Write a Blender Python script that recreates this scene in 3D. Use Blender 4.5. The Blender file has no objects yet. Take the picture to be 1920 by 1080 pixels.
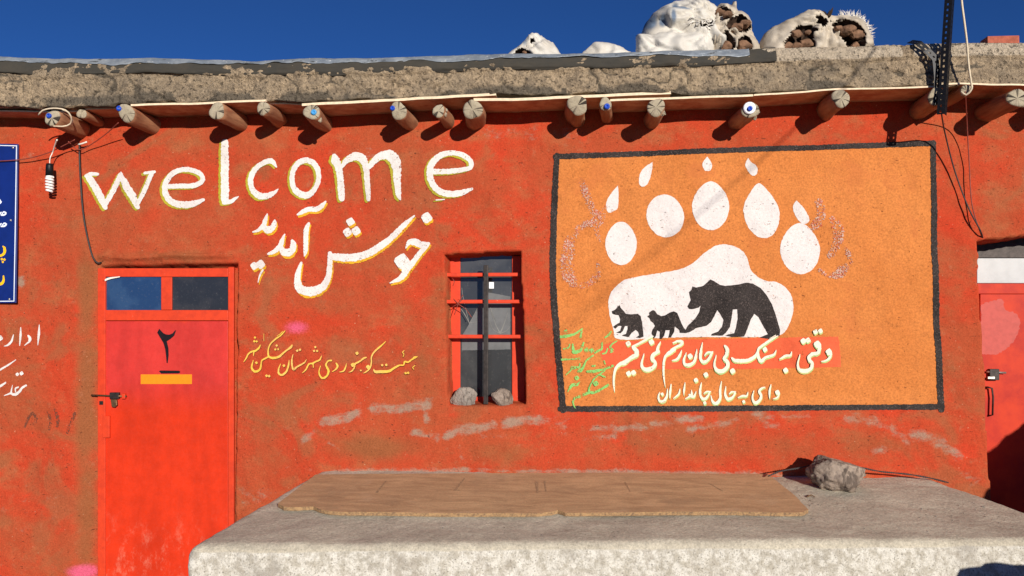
import bpy, bmesh, math, random
import numpy as np
from mathutils import Vector, Matrix
from mathutils.geometry import delaunay_2d_cdt
random.seed(7)
scene = bpy.context.scene
COL = scene.collection

# ------------------------------------------------------------------ camera
FPX = 1600.0                       # focal length in pixels of a 1920 px wide picture
CAM = Vector((0.0, -5.6, 1.75))
YAW = math.atan(125.0 / FPX * math.cos(math.atan(60.0 / FPX)))
PITCH = math.atan(60.0 / FPX)
cF = Vector((-math.sin(YAW) * math.cos(PITCH), math.cos(YAW) * math.cos(PITCH), math.sin(PITCH)))
cR = Vector((math.cos(YAW), math.sin(YAW), 0))
cU = cR.cross(cF)
cam = bpy.data.cameras.new('camera')
cam.lens = 36.0 * FPX / 1920.0
cam.clip_start = 0.05
cam.clip_end = 2000
camo = bpy.data.objects.new('camera', cam)
COL.objects.link(camo)
M = Matrix((cR, cU, -cF)).transposed().to_4x4()
M.translation = CAM
camo.matrix_world = M
scene.camera = camo

# ------------------------------------------------------------------ light
SUN = Vector((-0.43, 1.0, -0.268)).normalized()     # the way the light travels
ELEV = math.asin(-SUN.z)
world = bpy.data.worlds.new('World')
scene.world = world
world.use_nodes = True
wn = world.node_tree.nodes
sky = wn.new('ShaderNodeTexSky')
sky.sky_type = 'NISHITA'
sky.sun_disc = False
sky.sun_elevation = ELEV
sky.sun_rotation = math.atan2(-SUN.x, -SUN.y)
sky.altitude = 2600
sky.air_density = 0.6
sky.dust_density = 0.0
sky.ozone_density = 8.5
bg = wn['Background']
bg.inputs['Strength'].default_value = 0.08
world.node_tree.links.new(sky.outputs[0], bg.inputs[0])
sl = bpy.data.lights.new('sun', 'SUN')
sl.energy = 5.0
sl.angle = math.radians(0.53)
sl.color = (1.0, 0.93, 0.82)
so = bpy.data.objects.new('sun', sl)
COL.objects.link(so)
so.rotation_euler = SUN.to_track_quat('-Z', 'Y').to_euler()
so.location = (3, -8, 6)
scene.view_settings.view_transform = 'Standard'
scene.view_settings.look = 'None'
scene.view_settings.exposure = 0.1
scene.view_settings.gamma = 1.0

# ------------------------------------------------------------------ helpers
def W(px, py, y=0.0):
    """the point of the plane y = const that stands at a place of the wall survey"""
    d = cF + cR * ((px - 960) / FPX) + cU * ((540 - py) / FPX)
    return CAM + d * ((y - CAM.y) / d.y)

BZ0 = 1.75 - 285.0 / 1600 * 5.6    # bench top where it meets the wall
BSL = 0.12                         # fall of the bench top, away from the wall
def G(px, py, up=0.0):
    d = cF + cR * ((px - 960) / FPX) + cU * ((540 - py) / FPX)
    # z = BZ0 + up + BSL*y
    t = (BZ0 + up + BSL * CAM.y - CAM.z) / (d.z - BSL * d.y)
    return CAM + d * t

def h2(ix, iy, seed):
    n = (ix.astype(np.int64) * 374761393 + iy.astype(np.int64) * 668265263 + seed * 982451653) & 0xFFFFFFFF
    n = ((n ^ (n >> 13)) * 1274126177) & 0xFFFFFFFF
    n = n ^ (n >> 16)
    return (n & 0xFFFFFF) / float(0xFFFFFF)

def noise2(x, y, seed=0):
    x = np.asarray(x, float); y = np.asarray(y, float)
    xi = np.floor(x); yi = np.floor(y)
    fx = x - xi; fy = y - yi
    fx = fx * fx * fx * (fx * (fx * 6 - 15) + 10); fy = fy * fy * fy * (fy * (fy * 6 - 15) + 10)
    a = h2(xi, yi, seed); b = h2(xi + 1, yi, seed); c = h2(xi, yi + 1, seed); d = h2(xi + 1, yi + 1, seed)
    return (a * (1 - fx) + b * fx) * (1 - fy) + (c * (1 - fx) + d * fx) * fy

def fbm2(x, y, seed=0, octv=4, gain=0.5):
    s = 0; a = 1.0; t = 0
    for k in range(octv):
        s = s + a * noise2(np.asarray(x) * 2 ** k + 17.3 * k, np.asarray(y) * 2 ** k - 9.1 * k, seed + k)
        t += a; a *= gain
    return s / t

def sstep(a, b, x):
    t = np.clip((x - a) / (b - a), 0, 1)
    return t * t * (3 - 2 * t)

def wall_y(x, z):
    """relief of the hand-laid mud plaster"""
    x = np.asarray(x, float); z = np.asarray(z, float)
    y = 0.030 * (noise2(x * 1.1, z * 1.1, 3) - 0.5)
    y = y + 0.020 * (noise2(x * 4.0, z * 4.0, 5) - 0.5)
    y = y + 0.010 * (noise2(x * 11, z * 11, 9) - 0.5)
    y = y + 0.0022 * (noise2(x * 30, z * 30, 11) - 0.5)
    return y

def mesh_obj(name, verts, faces, mat=None, parent=None, smooth=True, mats=None, fmat=None):
    me = bpy.data.meshes.new(name)
    me.from_pydata([tuple(v) for v in verts], [], [tuple(f) for f in faces])
    for m_ in (mats or ([mat] if mat else [])):
        me.materials.append(m_)
    if fmat is not None:
        me.polygons.foreach_set('material_index', np.asarray(fmat, np.int32))
    me.polygons.foreach_set('use_smooth', np.full(len(me.polygons), smooth, bool))
    me.update()
    o = bpy.data.objects.new(name, me)
    COL.objects.link(o)
    if parent is not None:
        o.parent = parent
    return o

def grid_obj(name, P, mat, parent=None, closed_u=False, smooth=True):
    """P: (nu, nv, 3) array of points"""
    nu, nv = P.shape[:2]
    idx = np.arange(nu * nv).reshape(nu, nv)
    if closed_u:
        idx2 = np.vstack([idx, idx[:1]])
    else:
        idx2 = idx
    F = np.stack([idx2[:-1, :-1], idx2[1:, :-1], idx2[1:, 1:], idx2[:-1, 1:]], -1).reshape(-1, 4)
    me = bpy.data.meshes.new(name)
    me.vertices.add(nu * nv)
    me.vertices.foreach_set('co', P.reshape(-1).astype(np.float32))
    n = len(F)
    me.loops.add(n * 4)
    me.loops.foreach_set('vertex_index', F.reshape(-1).astype(np.int32))
    me.polygons.add(n)
    me.polygons.foreach_set('loop_start', np.arange(0, n * 4, 4, dtype=np.int32))
    me.polygons.foreach_set('use_smooth', np.full(n, smooth, bool))
    me.update(calc_edges=True)
    me.validate()
    if mat: me.materials.append(mat)
    o = bpy.data.objects.new(name, me)
    COL.objects.link(o)
    if parent is not None: o.parent = parent
    return o

def attr(o, name, vals):
    a = o.data.attributes.new(name, 'FLOAT', 'POINT')
    a.data.foreach_set('value', np.asarray(vals, np.float32).reshape(-1))

def tag(o, label=None, cat=None, group=None, kind=None):
    if label: o['label'] = label
    if cat: o['category'] = cat
    if group: o['group'] = group
    if kind: o['kind'] = kind
    return o

def empty(name, loc, label=None, cat=None, group=None):
    o = bpy.data.objects.new(name, None)
    o.empty_display_size = 0.1
    COL.objects.link(o)
    o.location = loc
    return tag(o, label, cat, group)

def hold(o, parent):
    """parent a mesh built in world coordinates to a thing, keeping its place"""
    o.parent = parent
    bpy.context.view_layer.update()
    o.matrix_parent_inverse = parent.matrix_world.inverted()
    return o

def catmull(P, step):
    P = [np.array(p, float) for p in P]
    if len(P) == 2:
        n = max(2, int(np.linalg.norm(P[1][:2] - P[0][:2]) / step))
        return [P[0] + (P[1] - P[0]) * k / n for k in range(n + 1)]
    Q = [2 * P[0] - P[1]] + P + [2 * P[-1] - P[-2]]
    out = []
    for i in range(1, len(Q) - 2):
        p0, p1, p2, p3 = Q[i - 1:i + 3]
        n = max(2, int(np.linalg.norm(p2[:2] - p1[:2]) / step))
        for k in range(n):
            t = k / n
            out.append(0.5 * (2 * p1 + (p2 - p0) * t + (2 * p0 - 5 * p1 + 4 * p2 - p3) * t * t + (3 * p1 - p0 - 3 * p2 + p3) * t ** 3))
    out.append(P[-1])
    return out

def tube(name, pts, r, mat, parent=None, sides=8, r_end=None, res=None):
    pts = [Vector(p) for p in pts]
    if res:
        pts = [Vector(p) for p in catmull3(pts, res)]
    n = len(pts)
    V = []; F = []
    up = Vector((0.31, 0.2, 0.93)).normalized()
    for i, p in enumerate(pts):
        t = (pts[min(i + 1, n - 1)] - pts[max(i - 1, 0)]).normalized()
        a = t.cross(up)
        if a.length < 1e-3: a = t.cross(Vector((1, 0, 0)))
        a.normalize(); b = t.cross(a).normalized()
        rr = r if r_end is None else r + (r_end - r) * i / (n - 1)
        for k in range(sides):
            q = 2 * math.pi * k / sides
            V.append(p + a * (rr * math.cos(q)) + b * (rr * math.sin(q)))
    for i in range(n - 1):
        for k in range(sides):
            k2 = (k + 1) % sides
            F.append((i * sides + k, i * sides + k2, (i + 1) * sides + k2, (i + 1) * sides + k))
    F.append(tuple(range(sides))[::-1])
    F.append(tuple((n - 1) * sides + k for k in range(sides)))
    return mesh_obj(name, V, F, mat, parent)

def catmull3(P, step):
    P = [np.array(p, float) for p in P]
    if len(P) < 3: return P
    Q = [2 * P[0] - P[1]] + P + [2 * P[-1] - P[-2]]
    out = []
    for i in range(1, len(Q) - 2):
        p0, p1, p2, p3 = Q[i - 1:i + 3]
        n = max(2, int(np.linalg.norm(p2 - p1) / step))
        for k in range(n):
            t = k / n
            out.append(0.5 * (2 * p1 + (p2 - p0) * t + (2 * p0 - 5 * p1 + 4 * p2 - p3) * t * t + (3 * p1 - p0 - 3 * p2 + p3) * t ** 3))
    out.append(P[-1])
    return out

def box_obj(name, lo, hi, mat, parent=None, bevel=0.003):
    bm = bmesh.new()
    bmesh.ops.create_cube(bm, size=1)
    for v in bm.verts:
        v.co = Vector([lo[k] + (hi[k] - lo[k]) * (v.co[k] + 0.5) for k in range(3)])
    if bevel:
        bmesh.ops.bevel(bm, geom=list(bm.edges), offset=bevel, segments=2, affect='EDGES', profile=0.6)
    me = bpy.data.meshes.new(name); bm.to_mesh(me); bm.free()
    me.materials.append(mat)
    o = bpy.data.objects.new(name, me); COL.objects.link(o)
    if parent is not None: o.parent = parent
    return o

# ------------------------------------------------------------------ materials
class NT:
    def __init__(s, name):
        s.m = bpy.data.materials.new(name); s.m.use_nodes = True
        s.t = s.m.node_tree; s.n = s.t.nodes; s.b = s.n['Principled BSDF']
        s.pos = s.n.new('ShaderNodeNewGeometry').outputs['Position']
        s.b.inputs['Specular IOR Level'].default_value = 0.25
    def link(s, a, b): s.t.links.new(a, b); return s
    def obj(s):
        s.pos = s.n.new('ShaderNodeTexCoord').outputs['Object']; return s
    def vec(s, scale):
        m = s.n.new('ShaderNodeMapping'); m.inputs['Scale'].default_value = scale
        s.link(s.pos, m.inputs[0]); return m.outputs[0]
    def noise(s, scale, detail=4, rough=0.55, v=None, dist=0.0):
        n = s.n.new('ShaderNodeTexNoise'); n.inputs['Scale'].default_value = scale
        n.inputs['Detail'].default_value = detail; n.inputs['Roughness'].default_value = rough
        n.inputs['Distortion'].default_value = dist
        s.link(v or s.pos, n.inputs['Vector']); return n.outputs[0]
    def voro(s, scale, feature='F1', v=None):
        n = s.n.new('ShaderNodeTexVoronoi'); n.feature = feature
        n.inputs['Scale'].default_value = scale
        s.link(v or s.pos, n.inputs['Vector']); return n.outputs[0]
    def ramp(s, f, a, b, lo=0.0, hi=1.0):
        n = s.n.new('ShaderNodeMapRange'); n.interpolation_type = 'SMOOTHSTEP'
        n.inputs[1].default_value = a; n.inputs[2].default_value = b
        n.inputs[3].default_value = lo; n.inputs[4].default_value = hi
        s.link(f, n.inputs[0]); return n.outputs[0]
    def mix(s, f, a, b):
        n = s.n.new('ShaderNodeMix'); n.data_type = 'RGBA'
        if isinstance(f, (int, float)): n.inputs[0].default_value = f
        else: s.link(f, n.inputs[0])
        for i, c in ((6, a), (7, b)):
            if isinstance(c, tuple): n.inputs[i].default_value = (*c, 1)
            else: s.link(c, n.inputs[i])
        return n.outputs[2]
    def mult(s, c, f):
        n = s.n.new('ShaderNodeMix'); n.data_type = 'RGBA'; n.blend_type = 'MULTIPLY'
        n.inputs[0].default_value = 1
        s.link(c, n.inputs[6]); s.link(f, n.inputs[7]); return n.outputs[2]
    def math(s, op, a, b):
        n = s.n.new('ShaderNodeMath'); n.operation = op
        for i, c in ((0, a), (1, b)):
            if isinstance(c, (int, float)): n.inputs[i].default_value = c
            else: s.link(c, n.inputs[i])
        return n.outputs[0]
    def attr(s, name):
        n = s.n.new('ShaderNodeAttribute'); n.attribute_name = name; return n.outputs['Fac']
    def bump(s, h, strength=0.5, dist=0.01, prev=None):
        n = s.n.new('ShaderNodeBump'); n.inputs['Strength'].default_value = strength
        n.inputs['Distance'].default_value = dist
        s.link(h, n.inputs['Height'])
        if prev: s.link(prev, n.inputs['Normal'])
        return n.outputs[0]
    def done(s, color, rough=0.85, normal=None, metal=0.0):
        if isinstance(color, tuple): s.b.inputs['Base Color'].default_value = (*color, 1)
        else: s.link(color, s.b.inputs['Base Color'])
        if isinstance(rough, (int, float)): s.b.inputs['Roughness'].default_value = rough
        else: s.link(rough, s.b.inputs['Roughness'])
        s.b.inputs['Metallic'].default_value = metal
        if normal: s.link(normal, s.b.inputs['Normal'])
        return s.m

def plaster_bump(t, k=1.0):
    """the grain of the straw-and-mud plaster, shared by the wall and whatever is painted on it"""
    a = t.noise(15, 5, 0.52)
    b = t.noise(150, 4, 0.6)
    p = t.ramp(t.noise(46, 3, 0.5), 0.27, 0.36)          # pits
    h = t.math('ADD', t.math('MULTIPLY', a, 1.5), t.math('MULTIPLY', b, 0.30))
    h = t.math('ADD', h, t.math('MULTIPLY', p, 0.35))
    st = t.ramp(t.noise(34, 3, 0.5, v=t.vec((1, 1, 2.6))), 0.25, 0.31)
    h = t.math('ADD', h, t.math('MULTIPLY', st, 0.5))
    return t.bump(h, 0.62 * k, 0.010)

def pits(t, col, dark):
    f = t.ramp(t.noise(46, 3, 0.5), 0.245, 0.30, 0.85, 0.0)
    return t.mix(f, col, dark)

def wall_material():
    t = NT('painted_mud_plaster')
    n1 = t.noise(1.25, 5, 0.6, dist=0.6); nb = t.noise(2.6, 6, 0.6, v=t.vec((0.8, 1, 1.0)), dist=1.0)
    n2 = t.noise(4.2, 8, 0.66, v=t.vec((0.75, 1, 1.15)))
    n4 = t.noise(19, 6, 0.65)
    n3 = t.noise(120.0, 4, 0.65)
    c = t.mix(t.ramp(n1, 0.36, 0.62), (0.465, 0.049, 0.019), (0.375, 0.069, 0.027))
    c = t.mix(t.ramp(n2, 0.48, 0.72, 0, 0.85), c, (0.35, 0.110, 0.045))
    c = t.mix(t.ramp(n2, 0.44, 0.28, 0, 0.75), c, (0.55, 0.046, 0.019))
    c = t.mix(t.ramp(nb, 0.53, 0.66, 0, 0.7), c, (0.31, 0.092, 0.038))
    wear = t.ramp(t.math('ADD', t.attr('brown'), t.math('MULTIPLY', n2, 0.5)), 0.42, 1.0)
    c = t.mix(wear, c, (0.27, 0.085, 0.033))
    c = t.mix(t.ramp(n4, 0.56, 0.74, 0, 0.45), c, (0.36, 0.135, 0.07))
    g = t.ramp(t.math('ADD', t.attr('grey'), t.math('ADD', t.math('ADD', t.math('MULTIPLY', t.math('SUBTRACT', t.noise(11, 8, 0.76, v=t.vec((0.7, 1, 1.3))), 0.5), 1.7), 0.34), t.math('MULTIPLY', n4, 0.35))), 0.80, 1.22, 0, 0.82)
    c = t.mix(g, c, (0.30, 0.222, 0.165))
    pk = t.ramp(t.math('ADD', t.attr('pink'), t.math('MULTIPLY', n3, 0.5)), 0.5, 1.1, 0, 0.8)
    c = t.mix(pk, c, (0.62, 0.10, 0.20))
    c = t.mult(c, t.ramp(n3, 0.32, 0.66, 0.82, 1.12))
    c = pits(t, c, (0.10, 0.03, 0.018))
    st = t.ramp(t.noise(34, 3, 0.5, v=t.vec((1, 1, 2.6))), 0.325, 0.27, 0, 0.85)    # dents left by straw
    c = t.mix(st, c, (0.13, 0.035, 0.02))
    cr = t.math('MULTIPLY', t.ramp(t.voro(2.1, 'DISTANCE_TO_EDGE', v=t.vec((1, 1, 1))), 0.006, 0.0), t.ramp(nb, 0.50, 0.60))
    c = t.mix(t.math('MULTIPLY', cr, 0.0), c, (0.12, 0.03, 0.02))
    fl = t.ramp(t.noise(75, 2, 0.4), 0.735, 0.775, 0, 0.55)    # flecks of straw
    c = t.mix(fl, c, (0.56, 0.32, 0.20))
    t.b.inputs['Specular IOR Level'].default_value = 0.08
    return t.done(c, 0.9, plaster_bump(t))

def paint(name, col, worn=(0.5, 0.08, 0.035), amount=0.5, hole=False, var=0.12, dirt=None):
    t = NT(name)
    n3 = t.noise(70.0, 5, 0.7)
    n1 = t.noise(4.0, 6, 0.6)
    dk = tuple(c * (1 - 2.2 * var) for c in col)
    c = t.mix(t.ramp(n1, 0.35, 0.7, 0, 0.8), col, dirt or dk)
    c = t.mult(c, t.ramp(n3, 0.3, 0.7, 1 - var, 1 + var * 0.6))
    w = t.ramp(t.noise(120, 6, 0.75), 0.74 - 0.18 * amount, 0.80 - 0.16 * amount, 0, 0.9)
    c = t.mix(w, c, worn)
    c = pits(t, c, tuple(0.35 * x for x in worn))
    if col[2] > 0.5: c = t.mix(t.ramp(t.noise(34, 3, 0.5, v=t.vec((1, 1, 2.6))), 0.315, 0.27, 0, 0.85), c, (0.22, 0.13, 0.11))
    t.b.inputs['Specular IOR Level'].default_value = 0.12
    m = t.done(c, 0.8, plaster_bump(t))
    if hole:
        tr = t.n.new('ShaderNodeBsdfTransparent'); mx = t.n.new('ShaderNodeMixShader')
        f = t.ramp(t.math('ADD', t.noise(95, 4, 0.65), t.math('MULTIPLY', t.noise(14, 3, 0.6), 0.5)), 0.71 - 0.1 * (hole - 1), 0.77 - 0.1 * (hole - 1))
        t.link(f, mx.inputs[0]); t.link(tr.outputs[0], mx.inputs[1]); t.link(t.b.outputs[0], mx.inputs[2])
        t.link(mx.outputs[0], t.n['Material Output'].inputs[0])
    return m

ORANGE = (0.60, 0.205, 0.055)
def mural_material():
    t = NT('orange_mural_paint')
    n1 = t.noise(1.8, 6, 0.6); n2 = t.noise(10, 7, 0.7); n3 = t.noise(90, 5, 0.7)
    c = t.mix(t.ramp(n1, 0.35, 0.68), ORANGE, (0.545, 0.172, 0.043))
    c = t.mix(t.ramp(n2, 0.5, 0.78, 0, 0.6), c, (0.46, 0.150, 0.045))
    c = t.mult(c, t.ramp(n3, 0.3, 0.7, 0.76, 1.14))
    c = pits(t, c, (0.16, 0.045, 0.015))
    c = t.mix(t.ramp(t.noise(33, 5, 0.6), 0.31, 0.255, 0, 0.75), c, (0.22, 0.07, 0.025))
    c = t.mix(t.ramp(t.noise(24, 3, 0.5, v=t.vec((1, 1, 2.2))), 0.315, 0.265, 0, 0.8), c, (0.15, 0.04, 0.015))
    c = t.mix(t.ramp(t.noise(3.2, 6, 0.65), 0.52, 0.68, 0, 0.5), c, (0.50, 0.145, 0.045))
    t.b.inputs['Specular IOR Level'].default_value = 0.1
    return t.done(c, 0.85, plaster_bump(t, 1.1))

def mud_material():
    t = NT('straw_mud')
    n1 = t.noise(2.2, 6, 0.65); n2 = t.noise(16, 8, 0.72); n3 = t.noise(70, 6, 0.72)
    vst = t.noise(60, 4, 0.6, v=t.vec((1, 1, 0.22)))
    c = t.mix(t.ramp(n2, 0.38, 0.66), (0.55, 0.415, 0.27), (0.35, 0.262, 0.175))
    c = t.mix(t.ramp(n1, 0.44, 0.70, 0, 0.8), c, (0.24, 0.195, 0.145))
    c = t.mix(t.ramp(vst, 0.60, 0.74, 0, 0.75), c, (0.12, 0.095, 0.07))
    c = t.mix(t.ramp(t.math('ADD', t.attr('cream'), t.math('MULTIPLY', n2, 0.6)), 0.62, 0.95), c, (0.62, 0.51, 0.38))
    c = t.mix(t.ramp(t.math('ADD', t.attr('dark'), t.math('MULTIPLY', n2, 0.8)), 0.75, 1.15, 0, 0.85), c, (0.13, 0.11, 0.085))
    pt = t.ramp(t.noise(38, 5, 0.65), 0.44, 0.33)
    c = t.mix(t.math('MULTIPLY', pt, 0.6), c, (0.12, 0.095, 0.07))
    c = t.mult(c, t.ramp(n3, 0.32, 0.68, 0.74, 1.2))
    cr = t.voro(7.5, 'DISTANCE_TO_EDGE', v=t.vec((1.0, 1, 0.6)))
    h = t.math('ADD', t.math('MULTIPLY', n2, 1.4), t.math('MULTIPLY', n3, 0.7))
    h = t.math('SUBTRACT', h, t.math('MULTIPLY', pt, 0.5))
    nm = t.bump(h, 1.0, 0.03)
    return t.done(c, 0.95, nm)

def wood_end_material():
    t = NT('cut_log_end').obj()
    sx = t.n.new('ShaderNodeSeparateXYZ'); t.link(t.pos, sx.inputs[0])
    ang = t.math('ARCTAN2', sx.outputs[2], sx.outputs[0])
    r = t.math('SQRT', t.math('ADD', t.math('POWER', sx.outputs[0], 2), t.math('POWER', sx.outputs[2], 2)), 0)
    rings = t.math('SINE', t.math('ADD', t.math('MULTIPLY', r, 950), t.math('MULTIPLY', t.noise(30, 3), 5)), 0)
    cv = t.n.new('ShaderNodeCombineXYZ'); t.link(t.math('MULTIPLY', ang, 1.0), cv.inputs[0])
    rnd = t.n.new('ShaderNodeObjectInfo').outputs['Random']
    t.link(t.math('MULTIPLY', rnd, 40), cv.inputs[1])
    rad = t.noise(1.6, 4, 0.7, v=cv.outputs[0])
    c = t.mix(t.ramp(rings, -1, 1), (0.33, 0.28, 0.20), (0.46, 0.395, 0.285))
    c = t.mix(t.ramp(t.noise(45, 6, 0.7), 0.45, 0.7, 0, 0.8), c, (0.25, 0.20, 0.15))
    c = t.mix(t.ramp(rad, 0.455, 0.415, 0, 0.97), c, (0.03, 0.022, 0.018))
    nm = t.bump(t.noise(90, 5, 0.7), 0.6, 0.006)
    return t.done(c, 0.9, nm)

def bark_material():
    t = NT('weathered_log_side').obj()
    g = t.noise(30, 6, 0.65, v=t.vec((1, 0.12, 1)))
    n = t.noise(12, 5, 0.6)
    c = t.mix(t.ramp(g, 0.35, 0.7), (0.40, 0.20, 0.105), (0.24, 0.105, 0.055))
    c = t.mix(t.ramp(n, 0.5, 0.75, 0, 0.7), c, (0.38, 0.085, 0.04))
    return t.done(c, 0.8, t.bump(g, 0.7, 0.006))

def simple(name, col, rough=0.6, metal=0.0, var=0.15, scale=40, bump=0.2, obj=False, dirt=None, spec=0.25):
    t = NT(name)
    if obj: t.obj()
    n = t.noise(scale, 6, 0.65)
    c = t.mix(t.ramp(n, 0.35, 0.7), tuple(min(1, x * (1 + var)) for x in col), dirt or tuple(x * (1 - var) for x in col))
    m = t.done(c, rough, t.bump(n, bump, 0.004), metal)
    t.b.inputs['Specular IOR Level'].default_value = spec
    return m

MAT = {}
MAT['wall'] = wall_material()
MAT['mural'] = mural_material()
MAT['mud'] = mud_material()
MAT['end'] = wood_end_material()
MAT['bark'] = bark_material()
MAT['white'] = paint('white_wall_paint', (0.70, 0.665, 0.64), worn=(0.42, 0.17, 0.12), amount=0.85, var=0.09, dirt=(0.67, 0.61, 0.585), hole=2.7)
MAT['olive'] = paint('olive_wall_paint', (0.42, 0.36, 0.035), worn=(0.45, 0.10, 0.04), amount=0.9)
MAT['yellow'] = paint('yellow_wall_paint', (0.72, 0.38, 0.025), worn=(0.5, 0.12, 0.04), amount=0.8, hole=2.2)
MAT['gold'] = paint('ochre_lettering_paint', (0.80, 0.50, 0.07), worn=(0.55, 0.22, 0.05), amount=0.8, var=0.16, dirt=(0.84, 0.46, 0.18))
MAT['ochre_dark'] = paint('brown_lettering_edge', (0.20, 0.055, 0.02), worn=(0.45, 0.08, 0.04), amount=0.8)
MAT['cream'] = paint('cream_lettering_paint', (0.73, 0.69, 0.56), worn=(0.7, 0.42, 0.2), amount=0.5, var=0.06, dirt=(0.82, 0.74, 0.60))
MAT['mint'] = paint('mint_shade_paint', (0.33, 0.55, 0.22), worn=(0.7, 0.32, 0.1), amount=1.0, dirt=(0.62, 0.55, 0.20))
MAT['green'] = paint('faded_green_paint', (0.20, 0.52, 0.15), worn=(0.6, 0.28, 0.09), amount=0.8, hole=1.6, dirt=(0.28, 0.50, 0.13))
MAT['paw'] = paint('white_mural_paint', (0.69, 0.64, 0.62), worn=(0.46, 0.37, 0.34), amount=0.95, var=0.08, dirt=(0.66, 0.605, 0.59), hole=2.9)
MAT['black'] = paint('black_wall_paint', (0.042, 0.034, 0.032), worn=(0.13, 0.10, 0.09), amount=1.1, var=0.3)
MAT['salmon'] = paint('salmon_band_paint', (0.70, 0.115, 0.048), worn=(0.8, 0.27, 0.07), amount=0.7, var=0.08)
MAT['scribble'] = paint('scraped_red_paint', (0.60, 0.10, 0.05), worn=(0.56, 0.45, 0.36), amount=1.6, hole=0.75, var=0.25)

def door_material():
    t = NT('red_gloss_door_paint')
    sx = t.n.new('ShaderNodeSeparateXYZ'); t.link(t.pos, sx.inputs[0])
    n = t.noise(3, 5, 0.6); n3 = t.noise(55, 6, 0.75)
    zz = t.math('ADD', sx.outputs[2], t.math('MULTIPLY', n, 0.14))
    f = t.ramp(zz, 1.16, 1.44)
    c = t.mix(f, (0.62, 0.034, 0.007), (0.56, 0.036, 0.028))
    f2 = t.ramp(zz, 1.80, 1.84)
    c = t.mix(f2, c, (0.66, 0.050, 0.014))
    c = t.mult(c, t.ramp(t.noise(12, 6, 0.7), 0.3, 0.7, 0.90, 1.06))
    sc = t.math('MULTIPLY', t.ramp(sx.outputs[2], 0.55, 0.10), t.ramp(t.noise(9, 8, 0.8, v=t.vec((1, 1, 0.6))), 0.50, 0.72))
    c = t.mix(t.math('MULTIPLY', sc, 0.75), c, (0.70, 0.24, 0.16))
    c = t.mix(t.ramp(n3, 0.72, 0.76, 0, 0.8), c, (0.70, 0.40, 0.28))
    c = t.mix(t.ramp(t.noise(34, 6, 0.75), 0.30, 0.26, 0, 0.7), c, (0.30, 0.03, 0.015))
    c = t.mult(c, t.ramp(t.noise(2.4, 6, 0.65, v=t.vec((1.8, 1, 0.5))), 0.32, 0.68, 0.84, 1.05))
    m = t.done(c, t.ramp(n3, 0.3, 0.7, 0.38, 0.6), t.bump(t.noise(25, 5, 0.6), 0.25, 0.004))
    return m
MAT['door'] = door_material()
def frame_material():
    t = NT('chipped_frame_paint')
    n = t.noise(24, 6, 0.65); n2 = t.noise(48, 6, 0.75, v=t.vec((1.6, 1, 0.7)))
    c = t.mix(t.ramp(n, 0.35, 0.7), (0.64, 0.050, 0.014), (0.52, 0.040, 0.013))
    c = t.mix(t.ramp(n2, 0.66, 0.70, 0, 0.85), c, (0.62, 0.40, 0.27))
    c = t.mix(t.ramp(n2, 0.31, 0.27, 0, 0.85), c, (0.14, 0.05, 0.03))
    return t.done(c, 0.55, t.bump(n, 0.25, 0.004))
MAT['door_frame'] = frame_material()
MAT['door_far'] = simple('crimson_gloss_paint', (0.47, 0.036, 0.012), 0.5, var=0.15, scale=7, dirt=(0.40, 0.024, 0.014), spec=0.12)
MAT['pink'] = simple('pink_repaint', (0.46, 0.078, 0.062), 0.6, var=0.08, scale=30)
MAT['orange_tag'] = simple('orange_label_paint', (0.86, 0.24, 0.008), 0.5, var=0.05)
MAT['black_gloss'] = simple('black_gloss_paint', (0.012, 0.008, 0.010), 0.4, var=0.2)
MAT['dark_metal'] = simple('dark_bare_metal', (0.035, 0.028, 0.026), 0.5, 0.4, var=0.3)
MAT['black_metal'] = simple('black_painted_steel', (0.010, 0.010, 0.012), 0.45, 0.2, var=0.3, scale=80)
MAT['steel'] = simple('dull_steel', (0.45, 0.42, 0.38), 0.4, 0.8, var=0.2)
MAT['rust'] = simple('brown_brass', (0.16, 0.09, 0.045), 0.45, 0.6, var=0.35)
MAT['pale'] = simple('pale_transom_panel', (0.40, 0.41, 0.42), 0.35, 0.0, var=0.10, scale=6)
MAT['blue_sign'] = simple('blue_enamel', (0.004, 0.018, 0.145), 0.35, var=0.12, scale=12, bump=0.05, spec=0.4)
MAT['sign_white'] = simple('white_enamel', (0.70, 0.76, 0.86), 0.4, var=0.05)
MAT['sign_yellow'] = simple('yellow_enamel', (0.86, 0.48, 0.01), 0.4, var=0.05)
MAT['ply_edge'] = simple('pale_plywood_edge', (0.74, 0.60, 0.42), 0.8, var=0.12, scale=50)
MAT['ply_under'] = simple('reddish_plywood_face', (0.44, 0.24, 0.14), 0.8, var=0.25, scale=10, dirt=(0.36, 0.13, 0.07))
MAT['blue_cap'] = simple('blue_plastic', (0.012, 0.06, 0.42), 0.4, var=0.1)
MAT['sky_cap'] = simple('light_blue_plastic', (0.06, 0.30, 0.62), 0.4, var=0.1)
MAT['white_cap'] = simple('white_plastic', (0.80, 0.82, 0.86), 0.4, var=0.05)
MAT['rope'] = simple('pale_rope', (0.62, 0.52, 0.38), 0.9, var=0.2, scale=200)
MAT['cable'] = simple('grey_black_cable', (0.035, 0.030, 0.030), 0.5, var=0.2)
MAT['red_cable'] = simple('dull_red_cable', (0.22, 0.05, 0.035), 0.5, var=0.2)
MAT['white_cord'] = simple('white_tape', (0.78, 0.74, 0.66), 0.7, var=0.1)
MAT['bulb'] = simple('white_bulb_glass', (0.84, 0.84, 0.82), 0.25, var=0.03)
MAT['tar'] = simple('tar_felt', (0.030, 0.028, 0.024), 0.9, var=0.5, scale=14, bump=0.9, dirt=(0.055, 0.048, 0.038))

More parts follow.
